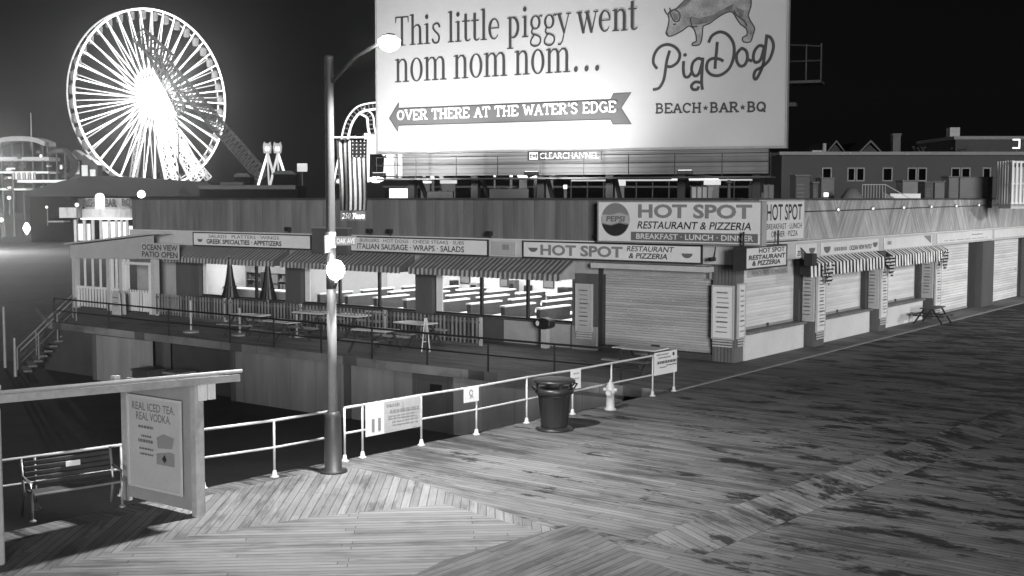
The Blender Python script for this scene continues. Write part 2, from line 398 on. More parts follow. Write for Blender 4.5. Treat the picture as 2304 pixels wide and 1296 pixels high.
PD = [B(-37, .4), B(-37, -1.6), B(-29, -5.9), B(1.3, -6.2), B(1.3, -6.2) , B(1.3, 0), RB[-1] + R * 80, B(0, 80), B(-.5, 80), B(-.5, .4)]
PD = [B(-37, .4), B(-37, -1.6), B(-29, -5.9), B(-8, -6.42), RB[-1] - OUT * .1, RB[-1] - OUT * .1 + R * 90, B(-.6, 90), B(-.6, .4)]
sheet('patio_deck', PD, 0, .28, planks('patio_boards', ANG_L, .2, seed=11, stain=.35))
ground_poly = [Vector((-420, -60, 0)), Vector((420, -60, 0)), Vector((420, 600, 0)), Vector((-420, 600, 0))]
m, t, bs = base('beach_sand'); o_ = t.new('ShaderNodeTexCoord').outputs['Object']
nn = t.noise(o_, .06, 5); n2 = t.noise(o_, 1.5, 4); setv(t, bs, t.ramp(t.m('ADD', t.m('MULTIPLY', nn, .6), t.m('MULTIPLY', n2, .4)), .3, .7, .07, .15), bump=n2, bs_=.5, dist=.1); bs.inputs['Roughness'].default_value = .95
sheet('beach', ground_poly, -2.3, .1, m)
lot = [G(-700, 900, -2.0), B(-34, -5, 0), B(3, -5.5, 0), RB[-1], RB[3], RB[1], E0 + OUT * 1]
sheet('lower_yard', lot, -2.15, .1, grey('yard_asphalt', .04, .9, .4, .7))

# ================================================================== RESTAURANT (left frame: x right along the patio front, y into the building)
bld = thing('restaurant_building', 'long low corner restaurant with striped awnings, closed shutters and lit windows', 'restaurant', C, ROT_L)
M_wallL = grey('wall_stucco', .34, .7, .2, 1.2); M_wallR = grey('low_wall_paint', .6, .6, .12, 1.0)
M_fascia = grey('fascia_white', .5, .5, .15, 1.0); M_pil = grey('pillar_brown', .085, .7, .3, 1.5, streak=True); M_trimd = grey('dark_trim', .035, .5, .3)
M_mansL = ribs('mansard_metal', .155, .46, 'X', .6, .6, .3, .05, .22); M_mansR = chevron('cedar_siding', .38)
M_shut = ribs('shutter_slats', .4, .085, 'Z', .8, .5, .28, .12, .35)
M_roof = grey('roof_felt', .03, .9, .4, .5)
ZT, ZM, ZF = 5.14, 3.70, 3.06     # roof parapet, foot of the mansard, foot of the fascia
XE = -31.0; YE = 46.0
# masonry of the patio front
w = MB()
LW = lambda px, py: FL(px, py)[0]
w1a, w1b = LW(455, 640), LW(648, 660); w2a, w2b = LW(684, 660), LW(940, 690); w3a, w3b = LW(979, 690), LW(1292, 700)
SILL, HEAD = .87, 2.62
shl, shr = -5.12, -.76
segs = [(-27.9, w1a), (w1b, w2a), (w2b, w3a), (w3b, shl)]
w.box(-9.25, shl, 0, .25, 0, SILL - .05)
w.box(-27.9, 0, .0, .25, HEAD, ZM)
w.box(XE, -27.9, 0, .25, 0, ZM)
w.build('wall', M_wallL, bld)
MB().box(-27.9, -9.251, 0, .25, 0, SILL - .05).build('lower_wall', grey('lower_wall_dark', .07, .7, .2), bld)
for a, b in segs: MB().box(a + .02, b - .02, -.16, .25, SILL - .05, HEAD - .002).build('pillar', M_pil, bld)
MB().box(segs[3][0] + .02, segs[3][1] - .02, -.18, -.165, .0, SILL - .06).build('pillar', grey('pillar_foot_grey', .25, .7, .2), bld)
# return end and side walls
MB().box(XE, XE + .25, .26, 14, 0, ZM).build('end_wall', M_wallL, bld); MB().box(-13.6, -13.4, 14, YE, 0, ZM).build('rear_wall', M_wallL, bld)
MB().prism([(XE + .2, .3), (-.2, .3), (-.2, YE), (-13.5, YE), (-13.5, 14), (XE + .2, 14)], 4.62, 4.72).build('roof', M_roof, bld)
# mansard and fascia
MB().box(XE - .1, .12, -.12, -.0, ZM + .02, ZT).build('mansard', M_mansL, bld)
MB().box(XE - .15, .1, -.2, .2, ZT, ZT + .07).build('parapet_cap', M_dark, bld)
o = MB().box(0, YE, -.12, 0, ZM + .02, ZT).build('mansard', M_mansR, bld, loc=(0, 0, 0)); o.rotation_euler = (0, 0, math.pi / 2)
o['label'] = 'weathered wooden mansard with chevron boarding on the promenade side'
MB().box(.0, .21, -.2, YE, ZT + .001, ZT + .06).build('parapet_cap', M_dark, bld)
MB().box(XE, .3, -.36, -.002, ZF + .06, ZM + .015).build('fascia', M_fascia, bld)
MB().box(XE, .32, -.42, -.002, ZM + .017, ZM + .06).build('fascia_ledge', M_white, bld)
MB().box(.002, .36, -.3, YE, ZF + .1, ZM + .012).build('fascia', M_fascia, bld)
MB().box(.002, .44, -.3, YE, ZM + .014, ZM + .06).build('fascia_ledge', M_white, bld)
# patio windows: frames, panes, sills
M_frame = grey('bronze_frame', .03, .4, .2)
def window(a, b, mull, jamb=None):
    f = MB(); y0, y1 = .04, .14
    f.box(a, b, y0, y1, SILL, SILL + .07).box(a, b, y0, y1, HEAD - .07, HEAD)
    xs = [a] + mull + [b]
    for i, x in enumerate(xs):
        hw = .05
        f.box(max(x - hw, a), min(x + hw, b), y0 - .012, y1 + .002, SILL + .002, HEAD - .002)
    fr = f.build('window', M_frame, bld)
    for i in range(len(xs) - 1): MB().box(xs[i] + .051, xs[i + 1] - .051, .085, .093, SILL + .07, HEAD - .07).build('pane', glassmat(), fr)
    MB().box(a - .05, b + .05, -.1, .16, SILL - .048, SILL - .003).build('sill', M_dark, fr)
    if jamb: MB().box(a + .052, a + .052 + jamb, .02, .06, SILL + .075, HEAD - .075).build('jamb_panel', M_white, fr)
window(w1a, w1b, [LW(574, 640)], .22)
window(w2a, w2b, [LW(762, 660), LW(851, 660)], .28)
window(w3a, w3b, [LW(1081, 690), LW(1185, 690)], .3)
# roller shutter of the patio front
MB().box(shl + .16, shr, .12, .2, .22, 2.84).build('shutter', M_shut, bld)
MB().box(shl, shl + .15, -.06, .2, 0, 2.86).build('shutter_guide', M_trimd, bld)
MB().box(shl + .16, shr, -.05, .22, 0, .2).build('shutter_threshold', M_dark, bld)
MB().box(shl - .05, shr + .02, -.5, .0, 2.86, 3.03).build('shutter_hood', M_fascia, bld)
# corner pillar with boards
MB().box(-.75, .02, -.1, .5, 0, ZF + .058).build('pillar', ribs('pillar_grooved', .12, .12, 'X', .5, .7, .25, .15, .4), bld)
# promenade front
M_sh_rail = grey('shutter_rail', .28, .5, .3)
def RY(px, py): return FR(px, py)[0]
bays = [(.55, 4.75), (6.25, 10.95), (12.35, 17.1)]
pillars = [(5.35, 6.2), (11.5, 12.3), (17.9, 18.9), (25.0, 26.9), (33.0, 34.6)]
for a, b in bays:
    MB().box(-.14, .06, a, b + .35, 0, .84).build('low_wall', M_wallR, bld)
    MB().box(-.12, .2, a - .02, b + .3, .842, .93).build('counter_ledge', grey('ledge_worn', .14, .6, .5, 3), bld)
    MB().box(-.3, -.2, a, b, .932, 3.12).build('shutter', ribs('bay_shutter', .62, .11, 'Z', .35, .5, .2, .1, .12), bld)
    MB().box(-.3, .0, b, b + .34, .932, 3.14).build('bay_jamb', M_trimd, bld)
for a, b in bays:
    MB().box(-.2, -.17, a + .02, b - .02, .934, 1.02).build('bottom_rail', M_sh_rail, bld); MB().box(-.17, -.14, (a + b) / 2 - .06, (a + b) / 2 + .06, .95, 1.05).build('shutter_lock', M_trimd, bld)
for a, b in pillars: MB().box(-.2, .34, a, b, 0, 3.13).build('pillar', M_pil, bld)
for a, b in ((19.0, 24.0), (27.0, 32.6)):
    MB().box(-.12, -.04, a, b, .03, 3.12).build('shutter', ribs('door_shutter', .66, .12, 'Z', .8, .5, .24, .14, .3), bld)
    MB().box(-.1, .04, b, b + .9, 0, 3.14).build('shutter_guide', M_trimd, bld)
MB().box(-.4, -.301, .5, YE, 0, 3.15).build('inner_wall', M_dark, bld)
MB().tube([(-.02 + .1, 32.05, 1.5), (.12, 32.05, 1.5)], .06, 10).build('door_handle', M_steel, bld)
MB().box(shl + .17, shr - .01, .09, .119, .222, .31).build('bottom_rail', M_sh_rail, bld); MB().box(-3.1, -2.8, .06, .089, .24, .34).build('shutter_lock', M_trimd, bld)
MB().box(-.04, -.01, 19.02, 23.98, .035, .12).build('bottom_rail', M_sh_rail, bld)
MB().tube([(-5.3, -.2, 2.95), (-5.3, -.2, 3.06)], .02, 6).tube([(-.9, -.13, 2.6), (-.9, -.13, 3.05)], .018, 6).build('cable', M_trimd, bld)
# conduit with small lamps on the cedar mansard
c = MB(); c.tube([(.16, .9, 4.72), (.16, 31, 4.88)], .02, 6)
c.build('conduit', M_dark, bld)
for k in range(9): MB().lathe([(.05, -.05), (.085, -.03), (.085, .05), (.03, .09)], 10, (.2, .8 + k * 3.4, 4.74 + k * .018)).build('wall_lamp', M_steel, bld)
# awnings
M_awnL = stripes('awning_stripe_soft', .215, .09, .34, 'X'); M_awnR = stripes('awning_stripe', .32, .015, .8, 'X')
def awning(face, a, b, zt, zb, out, val, mat, name='awning'):
    wd = b - a; v = []; f = []; n = int(wd / .07)
    A = MB()
    sag = lambda i: 0
    top = [(wd * i / n, -.02, zt) for i in range(n + 1)]; low = [(wd * i / n, -out, zb + .012 * math.sin(i * .8)) for i in range(n + 1)]
    pitch = .215 if mat is M_awnL else .32
    hem = [(wd * i / n, -out - .02 + .015 * math.sin(i * 1.7), zb - val * (.86 + .14 * abs(math.sin(math.pi * (wd * i / n) / pitch)))) for i in range(n + 1)]
    rows = [top, low, hem]
    for r_ in rows: A.v += r_
    for r_ in range(2):
        for i in range(n): A.f.append((r_ * (n + 1) + i, (r_ + 1) * (n + 1) + i, (r_ + 1) * (n + 1) + i + 1, r_ * (n + 1) + i + 1))
    for x in (0, wd): A.add([(x, -.02, zt), (x, -out, zb), (x, -out, zb - val * .8), (x, -.02, zb - val * .8)], [(0, 1, 2, 3)])
    o = A.build(name, mat, bld)
    if face == 'L': o.location = (a, -.2, 0)
    else: o.location = (.2, a, 0); o.rotation_euler = (0, 0, math.pi / 2)
    md = o.modifiers.new('cloth', 'SOLIDIFY'); md.thickness = .01
    return o
awL = [(-27.6, -20.3), (-19.95, -13.35), (-12.95, -6.0)]
for a, b in awL: awning('L', a, b, 3.06, 2.62, .85, .24, M_awnL)['label'] = 'striped awning over the lit dining room window'
for a, b in ((4.3, 11.3), (12.2, 19.0)): awning('R', a, b, 3.2, 2.95, .42, .46, M_awnR)['label'] = 'boldly striped awning over the shuttered counter'
# dining room
M_in = grey('room_white', .72, .6, .06); M_floor = grey('room_floor', .2, .4, .1, 2)
MB().box(-27.6, -5.0, .3, 9.2, -.05, .02).build('room_floor', M_floor, bld)
MB().box(-27.6, -5.0, 9.2, 9.3, .02, 2.9).box(-27.7, -27.6, .3, 9.3, .02, 2.9).box(-5.0, -4.9, .3, 9.3, .02, 2.9).build('room_wall', M_in, bld)
MB().box(-27.6, -5.0, .3, 9.2, 2.9, 2.96).build('room_ceiling', M_in, bld)
MB().box(-21.2, -21.05, .4, 6.5, .02, 2.88).build('partition', grey('room_grey', .4, .6, .1), bld)
for k, x in enumerate(range(-26, -5, 3)):
    for y in (2.2, 6.2):
        f = MB().box(x - .6, x + .6, y - .3, y + .3, 2.84, 2.89).build('ceiling_light', emis('ceiling_light_panel', 6), bld)
for x, wd in ((-24, 6.0), (-16.6, 7.5), (-9.3, 7.5)):
    la = bpy.data.lights.new('ceiling_light_glow', 'AREA'); la.shape = 'RECTANGLE'; la.size = wd; la.size_y = 7; la.energy = P_ROOM * wd * (1.0 if x < -20 else 1)
    lo = bpy.data.objects.new('ceiling_light_glow', la); COL.objects.link(lo); lo.parent = bld; lo.location = (x, 4.6, 2.8)
for i, (x, w_) in enumerate(((-26.4, 1.0), (-24.2, 1.1), (-21.9, .8))):
    o = thing('display_shelf', 'dark display shelf behind the serving counter, %s from the left' % ORD[i], 'shelf', B(x, 3.1, .02), ROT_L, 'display shelves behind the counter')
    mb = MB(); mb.box(-w_ / 2, -w_ / 2 + .04, 0, .45, 0, 1.75).box(w_ / 2 - .04, w_ / 2, 0, .45, 0, 1.75); mb.build('side_frame', M_dark, o)
    for z in (.6, .98, 1.36, 1.72): MB().box(-w_ / 2 + .041, w_ / 2 - .041, 0, .45, z, z + .03).build('shelf_board', M_mid, o)
    mb = MB(); rs = random.Random(i + 4)
    for z in (1.01, 1.39):
        xx = -w_ / 2 + .1
        while xx < w_ / 2 - .15: q = rs.uniform(.07, .15); mb.box(xx, xx + q, .05, .3, z + .001, z + rs.uniform(.12, .28)); xx += q + rs.uniform(.02, .1)
    mb.build('stock', grey('stock_%d' % i, .1 + .12 * i, .5), o)
# booth benches and tables (each its own thing)
def inb(name, label, cat, x, y, z, group=None): return thing(name, label, cat, B(x, y, z), ROT_L, group)
M_seat = grey('booth_vinyl', .08, .5, .15, 2); M_cap = grey('booth_cap', .8, .4, .05)
bt = None; n = 0
ROWS = (('front', .7), ('middle', 3.3), ('back', 5.9))
xs_b = [-6.6 - 1.62 * i for i in range(9)]
for rn, yy in ROWS:
    for i, x in enumerate(xs_b):
        if bt is None:
            bt = inb('booth_bench', '', 'booth', x, yy, .02, 'booth benches in the dining room')
            MB().box(-.09, .09, 0, 1.9, 0, 1.16).build('backrest', M_seat, bt)
            MB().box(-.12, .12, -.03, 1.93, 1.162, 1.22).build('cap_rail', M_cap, bt)
            MB().box(-.56, -.092, .02, 1.88, 0, .44).box(.092, .56, .02, 1.88, 0, .44).build('seat', M_seat, bt)
            o = bt
        else: o = dup(bt)
        o.location = B(x, yy, .02)
        o['label'] = 'booth bench in the %s row of the dining room, %s from the right' % (rn, ORD[i])
tb = None
for rn, yy in ROWS:
    for i, x in enumerate(xs_b[:-1]):
        if tb is None:
            tb = inb('dining_table', '', 'table', x, yy, .02, 'tables between the booths')
            MB().box(-.32, .32, 0, 1.7, .72, .76).build('table_top', M_cap, tb); MB().box(-.05, .05, .85, .95, 0, .72).build('pedestal', M_dark, tb)
            o = tb
        else: o = dup(tb)
        o.location = B(x - .81, yy + .1, .02); o['label'] = 'white table between %s row booth benches, %s from the right' % (rn, ORD[i])
MB().box(-27.55, -21.25, 3.6, 3.7, .02, 2.88).build('service_wall', grey('service_wall', .34, .6, .3, 2), bld)
def counter(x0, x1, y0, y1, h, label):
    o = inb('serving_counter', label, 'counter', (x0 + x1) / 2, y0, .02)
    MB().box(-(x1 - x0) / 2, (x1 - x0) / 2, 0, y1 - y0, 0, h).build('counter_base', M_pale, o); MB().box(-(x1 - x0) / 2 - .05, (x1 - x0) / 2 + .05, -.05, y1 - y0 + .05, h + .001, h + .05).build('counter_top', M_cap, o)
counter(-26.6, -21.6, 1.5, 2.2, 1.05, 'pale serving counter behind the leftmost dining room window')
for i, (x, z0, w_, h_) in enumerate(((-25.2, 1.2, 1.2, .5), (-22.9, 1.15, .9, .6), (-18.6, 1.2, .6, .4), (-16.3, 1.15, .5, .4), (-13.8, 1.2, .6, .4), (-11.2, 1.15, .8, .4), (-9.0, 1.2, .6, .4), (-7.6, 1.15, .4, .4))):
    o = inb('wall_picture', 'framed grey picture on the dining room back wall, %s from the left' % ORD[i], 'picture', x, 9.2 if i > 1 else 5.0, z0)
    if i < 2: o.location = B(x, 3.6, z0)
    MB().box(-w_ / 2, w_ / 2, -.04, -.001, 0, h_).build('frame', M_dark, o); MB().box(-w_ / 2 + .05, w_ / 2 - .05, -.05, -.041, .05, h_ - .05).build('picture', M_mid, o)
counter(-19.6, -7.4, 8.45, 9.1, .95, 'long pale counter along the rear wall of the dining room')
for i, (x, w_, h_, q) in enumerate(((-18.9, .3, .35, .05), (-17.6, .5, .28, .3), (-15.4, .35, .5, .12), (-14.6, .25, .3, .04), (-12.6, .6, .3, .2), (-10.2, .3, .45, .06), (-8.4, .5, .35, .15))):
    o = inb('counter_appliance', 'boxy appliance on the rear dining room counter, %s from the left' % ORD[i], 'appliance', x, 8.55, 1.03, 'appliances on the rear counter')
    bevel(MB().box(-w_ / 2, w_ / 2, 0, .35, 0, h_).build('casing', grey('appliance_%d' % (i % 4), q, .4), o), .02); MB().box(-w_ * .3, w_ * .3, -.012, -.001, h_ * .3, h_ * .7).build('front_panel', M_black, o)
o = inb('beverage_fridge', 'tall grey refrigerated case at the right end of the dining room', 'fridge', -6.2, 6.6, .02)
MB().box(-.6, .6, 0, .8, 0, 2.0).build('cabinet', M_mid, o); MB().box(-.5, .5, -.03, -.001, .3, 1.85).build('door', grey('case_front', .55, .3, .2), o)

# ================================================================== SIGNS ON THE RESTAURANT
def sign(face, x0, x1, z0, z1, off, name, label, cat='sign', t=.12, mat=None, frame=None, group=None):
    xc = (x0 + x1) / 2
    loc = B(xc, -off, z0) if face == 'L' else B(off, xc, z0)
    o = thing(name, label, cat, loc, ROT_L if face == 'L' else ROT_R, group)
    w_, h_ = x1 - x0, z1 - z0
    bevel(MB().box(-w_ / 2, w_ / 2, 0, t, 0, h_).build('board', mat or M_board, o), .008, 1)
    if frame:
        fw = .05
        MB().box(-w_ / 2 - fw, w_ / 2 + fw, -.015, t + .01, -fw, 0).box(-w_ / 2 - fw, w_ / 2 + fw, -.015, t + .01, h_, h_ + fw).box(-w_ / 2 - fw, -w_ / 2, -.015, t + .01, .0005, h_ - .0005).box(w_ / 2, w_ / 2 + fw, -.015, t + .01, .0005, h_ - .0005).build('frame', frame, o)
    o['_w'] = w_; o['_h'] = h_
    return o, w_, h_
def write(o, w_, h_, lines, mat=None, y=-.006):
    """lines: (text, x0, x1, z0, z1 as fractions of the board, bold, shear)"""
    mb = MB()
    for q in lines:
        s, a, b, c_, d_ = q[:5]; bold = q[5] if len(q) > 5 else .02; sh = q[6] if len(q) > 6 else 0
        letter(mb, s, (a - .5) * w_, (b - .5) * w_, c_ * h_, d_ * h_, y, bold, sh)
    return mb.build('lettering', mat or M_ink, o)
def bars(o, w_, h_, rows, mat=None, y=-.006, name='print'):
    mb = MB()
    for a, b, z, t_ in rows:
        # a row of small word-like dashes
        x = a
        while x < b - .01:
            l = min(random.uniform(.05, .16) * (b - a) + .01, b - x)
            mb.poly([((x - .5) * w_, z * h_), ((x + l - .5) * w_, z * h_), ((x + l - .5) * w_, (z + t_) * h_), ((x - .5) * w_, (z + t_) * h_)], y)
            x += l + .02 * (b - a) + .006
    return mb.build(name, mat or M_inkg, o)
def pizza(o, cx, cz, r, mat=M_inkg):
    mb = MB(); mb.poly([(cx + r * math.cos(rad(a)), cz + r * .75 * math.sin(rad(a))) for a in range(180, 361, 15)], -.006); return mb.build('bowl_emblem', mat, o)
# big roof sign over the corner
a0 = FL(1347, 500, .75); a1 = FL(1712, 500, .75); zt = FL(1530, 455, .75)[1]; zb = FL(1530, 546, .75)[1]
o, w_, h_ = sign('L', a0[0], a1[0], zb, zt, .75, 'restaurant_sign', 'large white sign with a round emblem above the corner', t=.3, frame=M_steel)
write(o, w_, h_, [('HOT SPOT', .26, .95, .60, .95, .035)], M_inkm)
write(o, w_, h_, [('RESTAURANT & PIZZERIA', .26, .95, .33, .52, .015, .22)])
mb = MB().poly([((x - .5) * w_, z * h_) for x, z in ((.215, .03), (.985, .03), (.985, .25), (.215, .25))], -.006); mb.build('banner_strip', M_inkg, o)
write(o, w_, h_, [('BREAKFAST · LUNCH · DINNER', .25, .96, .07, .21, .015)], M_board, -.012)
cx, cz, r_ = (.112 - .5) * w_, .55 * h_, .43 * h_
em = MB().poly([(cx + r_ * math.cos(rad(a)), cz + r_ * math.sin(rad(a))) for a in range(0, 360, 8)], -.006).build('emblem', M_inkm, o)
low = [(cx + r_ * .96 * math.cos(rad(a)), cz + r_ * .96 * math.sin(rad(a))) for a in range(195, 346, 6)] + [(cx + .8 * r_, cz - .3 * r_), (cx + .3 * r_, cz - .2 * r_), (cx - .3 * r_, cz - .36 * r_), (cx - .8 * r_, cz - .28 * r_)]
MB().poly(low, -.011).build('emblem_wave', M_ink, em)
mid = [(cx - .95 * r_, cz + .3 * r_), (cx - .95 * r_, cz - .2 * r_), (cx - .3 * r_, cz - .3 * r_), (cx + .3 * r_, cz - .14 * r_), (cx + .95 * r_, cz - .24 * r_), (cx + .95 * r_, cz + .25 * r_), (cx + .3 * r_, cz + .42 * r_), (cx - .3 * r_, cz + .28 * r_)]
MB().poly(mid, -.011).build('emblem_band', M_sign2, em)
letter(MB(), 'PEPSI', cx - .62 * r_, cx + .66 * r_, cz - .12 * r_, cz + .22 * r_, -.015, .03, .1).build('emblem_lettering', M_inkg, em)
# tall sign beside it on the promenade side
a0 = FR(1719, 500, .5); a1 = FR(1808, 500, .5); zt = FR(1765, 453, .5)[1]; zb = FR(1765, 538, .5)[1]
o, w_, h_ = sign('R', a0[0], a1[0], zb, zt, .5, 'restaurant_sign', 'smaller white sign with tall narrow black letters round the corner from the emblem sign', t=.15, frame=M_pale)
write(o, w_, h_, [('HOT SPOT', .06, .95, .50, .93, .01), ('BREAKFAST · LUNCH', .06, .95, .27, .42, .0), ('DINNER · PIZZA', .18, .84, .07, .22, .0)])
# fascia signs of the patio front
def fsignL(px0, px1, z0, z1, label, off=.42, **k):
    return sign('L', FL(px0, 555, off)[0], FL(px1, 555, off)[0], z0, z1, off, 'fascia_sign', label, t=.055, **k)
o, w_, h_ = fsignL(1178, 1577, ZF + .09, ZM - .03, 'white restaurant name sign with two bowl emblems above the patio shutter', frame=M_trimd)
write(o, w_, h_, [('HOT SPOT', .105, .585, .14, .86, .035)], M_inkm); write(o, w_, h_, [('RESTAURANT', .61, .86, .58, .92, .01, .25), ('& PIZZERIA', .62, .83, .14, .48, .02, .25)])
pizza(o, -.44 * w_, .62 * h_, .2); pizza(o, .43 * w_, .55 * h_, .2)
o, w_, h_ = fsignL(757, 1096, ZF + .09, ZM - .03, 'white sign for sausages, wraps and salads above the middle awning', frame=M_trimd)
write(o, w_, h_, [('ITALIAN SAUSAGE · WRAPS · SALADS', .15, .86, .14, .56, .015), ('BURGERS · HOT DOGS · CHEESE STEAKS · SUBS', .17, .86, .68, .92, .0)])
o, w_, h_ = fsignL(436, 698, ZF + .09, ZM - .03, 'white sign for specialties and appetizers above the leftmost awning', frame=M_trimd)
write(o, w_, h_, [('GREEK SPECIALTIES · APPETIZERS', .12, .77, .13, .52, .03), ('SALADS · PLATTERS · WINGS', .14, .75, .64, .9, .0)]); pizza(o, -.44 * w_, .5 * h_, .18)
o, w_, h_ = fsignL(1106, 1160, ZF + .12, ZM - .05, 'small blank pale panel between two patio fascia signs', mat=M_sign2)
bars(o, w_, h_, [(.45, .75, .4, .4)], M_inkm)
o, w_, h_ = sign('L', FL(701, 540, .6)[0], FL(783, 540, .6)[0], 2.98, 4.0, .6, 'dark_sign_box', 'dark brown box on the patio fascia behind the lamp pole', 'sign box', t=.2, mat=M_pil)
MB().box(-w_ / 2, w_ / 2, -.03, .22, h_, h_ + .05).build('cap', M_mid, o)
# corner hanging sign, promenade fascia signs
def fsignR(px0, px1, z0, z1, label, off=.42, **k):
    return sign('R', FR(px0, 555, off)[0], FR(px1, 555, off)[0], z0, z1, off, 'fascia_sign', label, t=.05, **k)
a0 = FR(1679, 580, .9); a1 = FR(1769, 580, .9)
o, w_, h_ = sign('R', a0[0], a1[0], FR(1725, 600, .9)[1], FR(1725, 556, .9)[1], .9, 'hanging_sign', 'small white slanted letter sign hanging at the building corner', t=.4, frame=M_trimd)
write(o, w_, h_, [('HOT SPOT', .3, .95, .72, .97, .02), ('RESTAURANT', .06, .97, .4, .64, .03, .25), ('& PIZZERIA', .14, .85, .1, .35, .03, .25)])
for s_ in (-1, 1): MB().bar((s_ * (w_ / 2 - .2), .2, h_ + .05), (s_ * (w_ / 2 - .2), .2, h_ + .5), .05).build('hanger', M_trimd, o)
o, w_, h_ = fsignR(1793, 1838, ZF + .14, ZM - .05, 'short white fascia sign nearest the corner with half a word and a bowl emblem')
write(o, w_, h_, [('ZERIA', .02, .4, .15, .5, .02, .2)]); pizza(o, .25 * w_, .65 * h_, .26)
o, w_, h_ = fsignR(1850, 1977, ZF + .14, ZM - .05, 'white fascia sign with bowl emblem above the second promenade bay')
write(o, w_, h_, [('OCEAN VIEW PATIO', .46, .86, .2, .6, .02, .2)]); pizza(o, -.42 * w_, .65 * h_, .3); pizza(o, .43 * w_, .7 * h_, .25); bars(o, w_, h_, [(.2, .42, .25, .3)], M_inkm)
o, w_, h_ = fsignR(1991, 2097, ZF + .14, ZM - .05, 'plain white fascia sign with a torn corner above the third promenade bay')
MB().poly([((x - .5) * w_, z * h_) for x, z in ((.8, .95), (.97, .95), (.97, .2), (.9, .5))], -.006).build('torn_patch', M_inkm, o); bars(o, w_, h_, [(.05, .14, .4, .3)], M_inkm)
o, w_, h_ = fsignR(2110, 2231, ZF + .18, ZM - .03, 'bright white blank sign above the first tall promenade shutter', mat=M_white)
bars(o, w_, h_, [(.1, .9, .2, .06), (.6, .8, .6, .12)], M_inkm)
o, w_, h_ = fsignR(2238, 2340, ZF + .2, ZM - .03, 'bright white blank sign above the rightmost promenade shutter', mat=M_white)
# door lettering on the first bay shutter
o = thing('shutter_notice', 'faint lettering sheet at the top of the first promenade shutter', 'notice', B(-.185, 2.7, 2.62), ROT_R)
MB().box(-1.55, 1.55, 0, .012, 0, .46).build('sheet', M_sign2, o); write(o, 3.1, .46, [('LEMONADE', .42, .96, .55, .92, .02), ('FRENCH FRIES · CORN DOGS', .1, .96, .1, .42, .0)], M_inkg)
# menu boards
def menu(face, x, z0, w_, h_, off, label, dense=9, rz=None, foot=True, mat=None):
    o, a, b = sign(face, x - w_ / 2, x + w_ / 2, z0, z0 + h_, off, 'menu_board', label, 'menu board', t=.04, mat=mat or M_board, frame=M_pale)
    if rz is not None: o.rotation_euler = (0, 0, rz)
    bars(o, a, b, [(.16 + random.uniform(0, .1), .84 - random.uniform(0, .12), .93 - .86 * (i + .5) / dense - .01, .018 + .012 * (i % 3 == 0)) for i in range(dense)] , M_inkg)
    if foot:
        f = MB()
        for k in range(3): f.box(-a / 2, a / 2, -.02, .03, -.12 - k * .085, -.075 - k * .085)
        f.build('leaflet_rack', M_pale, o)
    return o
menu('L', -.38, .78, .68, 1.62, .16, 'tall white menu board on the left face of the corner pillar')
menu('R', .26, .8, .42, 1.66, .08, 'narrow white menu board on the promenade face of the corner pillar')
menu('L', -5.62, .68, .6, 1.55, .23, 'pale menu board on the pillar between the dining room and the patio shutter', mat=M_sign2)
for i, (a, b) in enumerate(pillars[:3]):
    nm = ('nearest the corner', 'in mid counter row', 'beside the tall shutter')[i]
    menu('R', (a + b) / 2, .55, .66, 1.95, .4, 'white menu board on the pillar front ' + nm, 14)
    o = menu('L', .08, .95, .4, 1.85, -a + .06, 'dim narrow strip board on the near side of the pillar ' + nm, 12, foot=False, mat=M_sign2)
    o.location = B(.1, a - .06, .95)
# bunting bunches at the pillars
M_bunt = stripes('bunting_cloth', .13, .03, .55, 'Z')
for i, (a, b) in enumerate(pillars[:3]):
    o = thing('bunting', 'crumpled pleated bunting tied to the pillar top, %s from the corner' % ORD[i], 'bunting', B(.55, (a + b) / 2 - .1, 2.1), ROT_R, 'bunting on the promenade pillars')
    rnd = random.Random(i)
    for q in range(3):
        mb = MB(); n = 16; cx, cz, r0 = (-.18, .8), (.2, .82), (.05, .5); cx, cz = (cx, cz, r0)[q]; rr = rnd.uniform(.34, .46)
        mb.v.append((cx, -.02 * q, cz))
        for k in range(n + 1):
            t_ = math.pi + math.pi * k / n; r1 = rr * rnd.uniform(.8, 1.05); mb.v.append((cx + r1 * math.cos(t_) * .75, -.03 * q - (.09 if k % 2 else 0) - .05, cz + r1 * math.sin(t_)))
        for k in range(n): mb.f.append((0, k + 1, k + 2))
        mb.build('pleated_fan', M_bunt, o)
    MB().tube([(-.35, 0, .82), (.35, 0, .84)], .02, 6).build('cord', M_dark, o)
o = thing('corner_spotlight', 'dark spotlight on a bracket at the building corner beside the hanging sign', 'spotlight', B(.75, 3.9, 3.25), ROT_R)
bevel(MB().box(-.16, .16, -.2, .14, -.32, .1).build('housing', M_black, o), .03); MB().tube([(0, .1, .05), (0, .34, .28)], .025, 6).build('bracket', M_black, o)
o = thing('security_camera', 'small dark camera on an arm above the corner pillar', 'camera', B(-.55, -.45, 3.3), ROT_L)
bevel(MB().box(-.06, .06, -.28, .02, -.07, .05).build('housing', M_black, o), .015); MB().tube([(0, 0, 0), (0, .06, .2), (0, .09, .38)], .015, 6).build('arm', M_black, o)
# floodlights standing on the patio fascia
for i, px in enumerate((652, 836, 880, 1104, 1352)):
    x = FL(px, 535, .4)[0]
    o = thing('fascia_floodlight', 'small dark floodlight on the patio fascia ledge, %s from the left' % ORD[i], 'floodlight', B(x, -.4, ZM + .061), ROT_L, 'floodlights on the patio fascia')
    MB().tube([(0, 0, 0), (0, -.05, .12)], .02, 6).build('bracket', M_black, o); bevel(MB().box(-.12, .12, -.2, -.02, .1, .26).build('housing', M_black, o), .015)

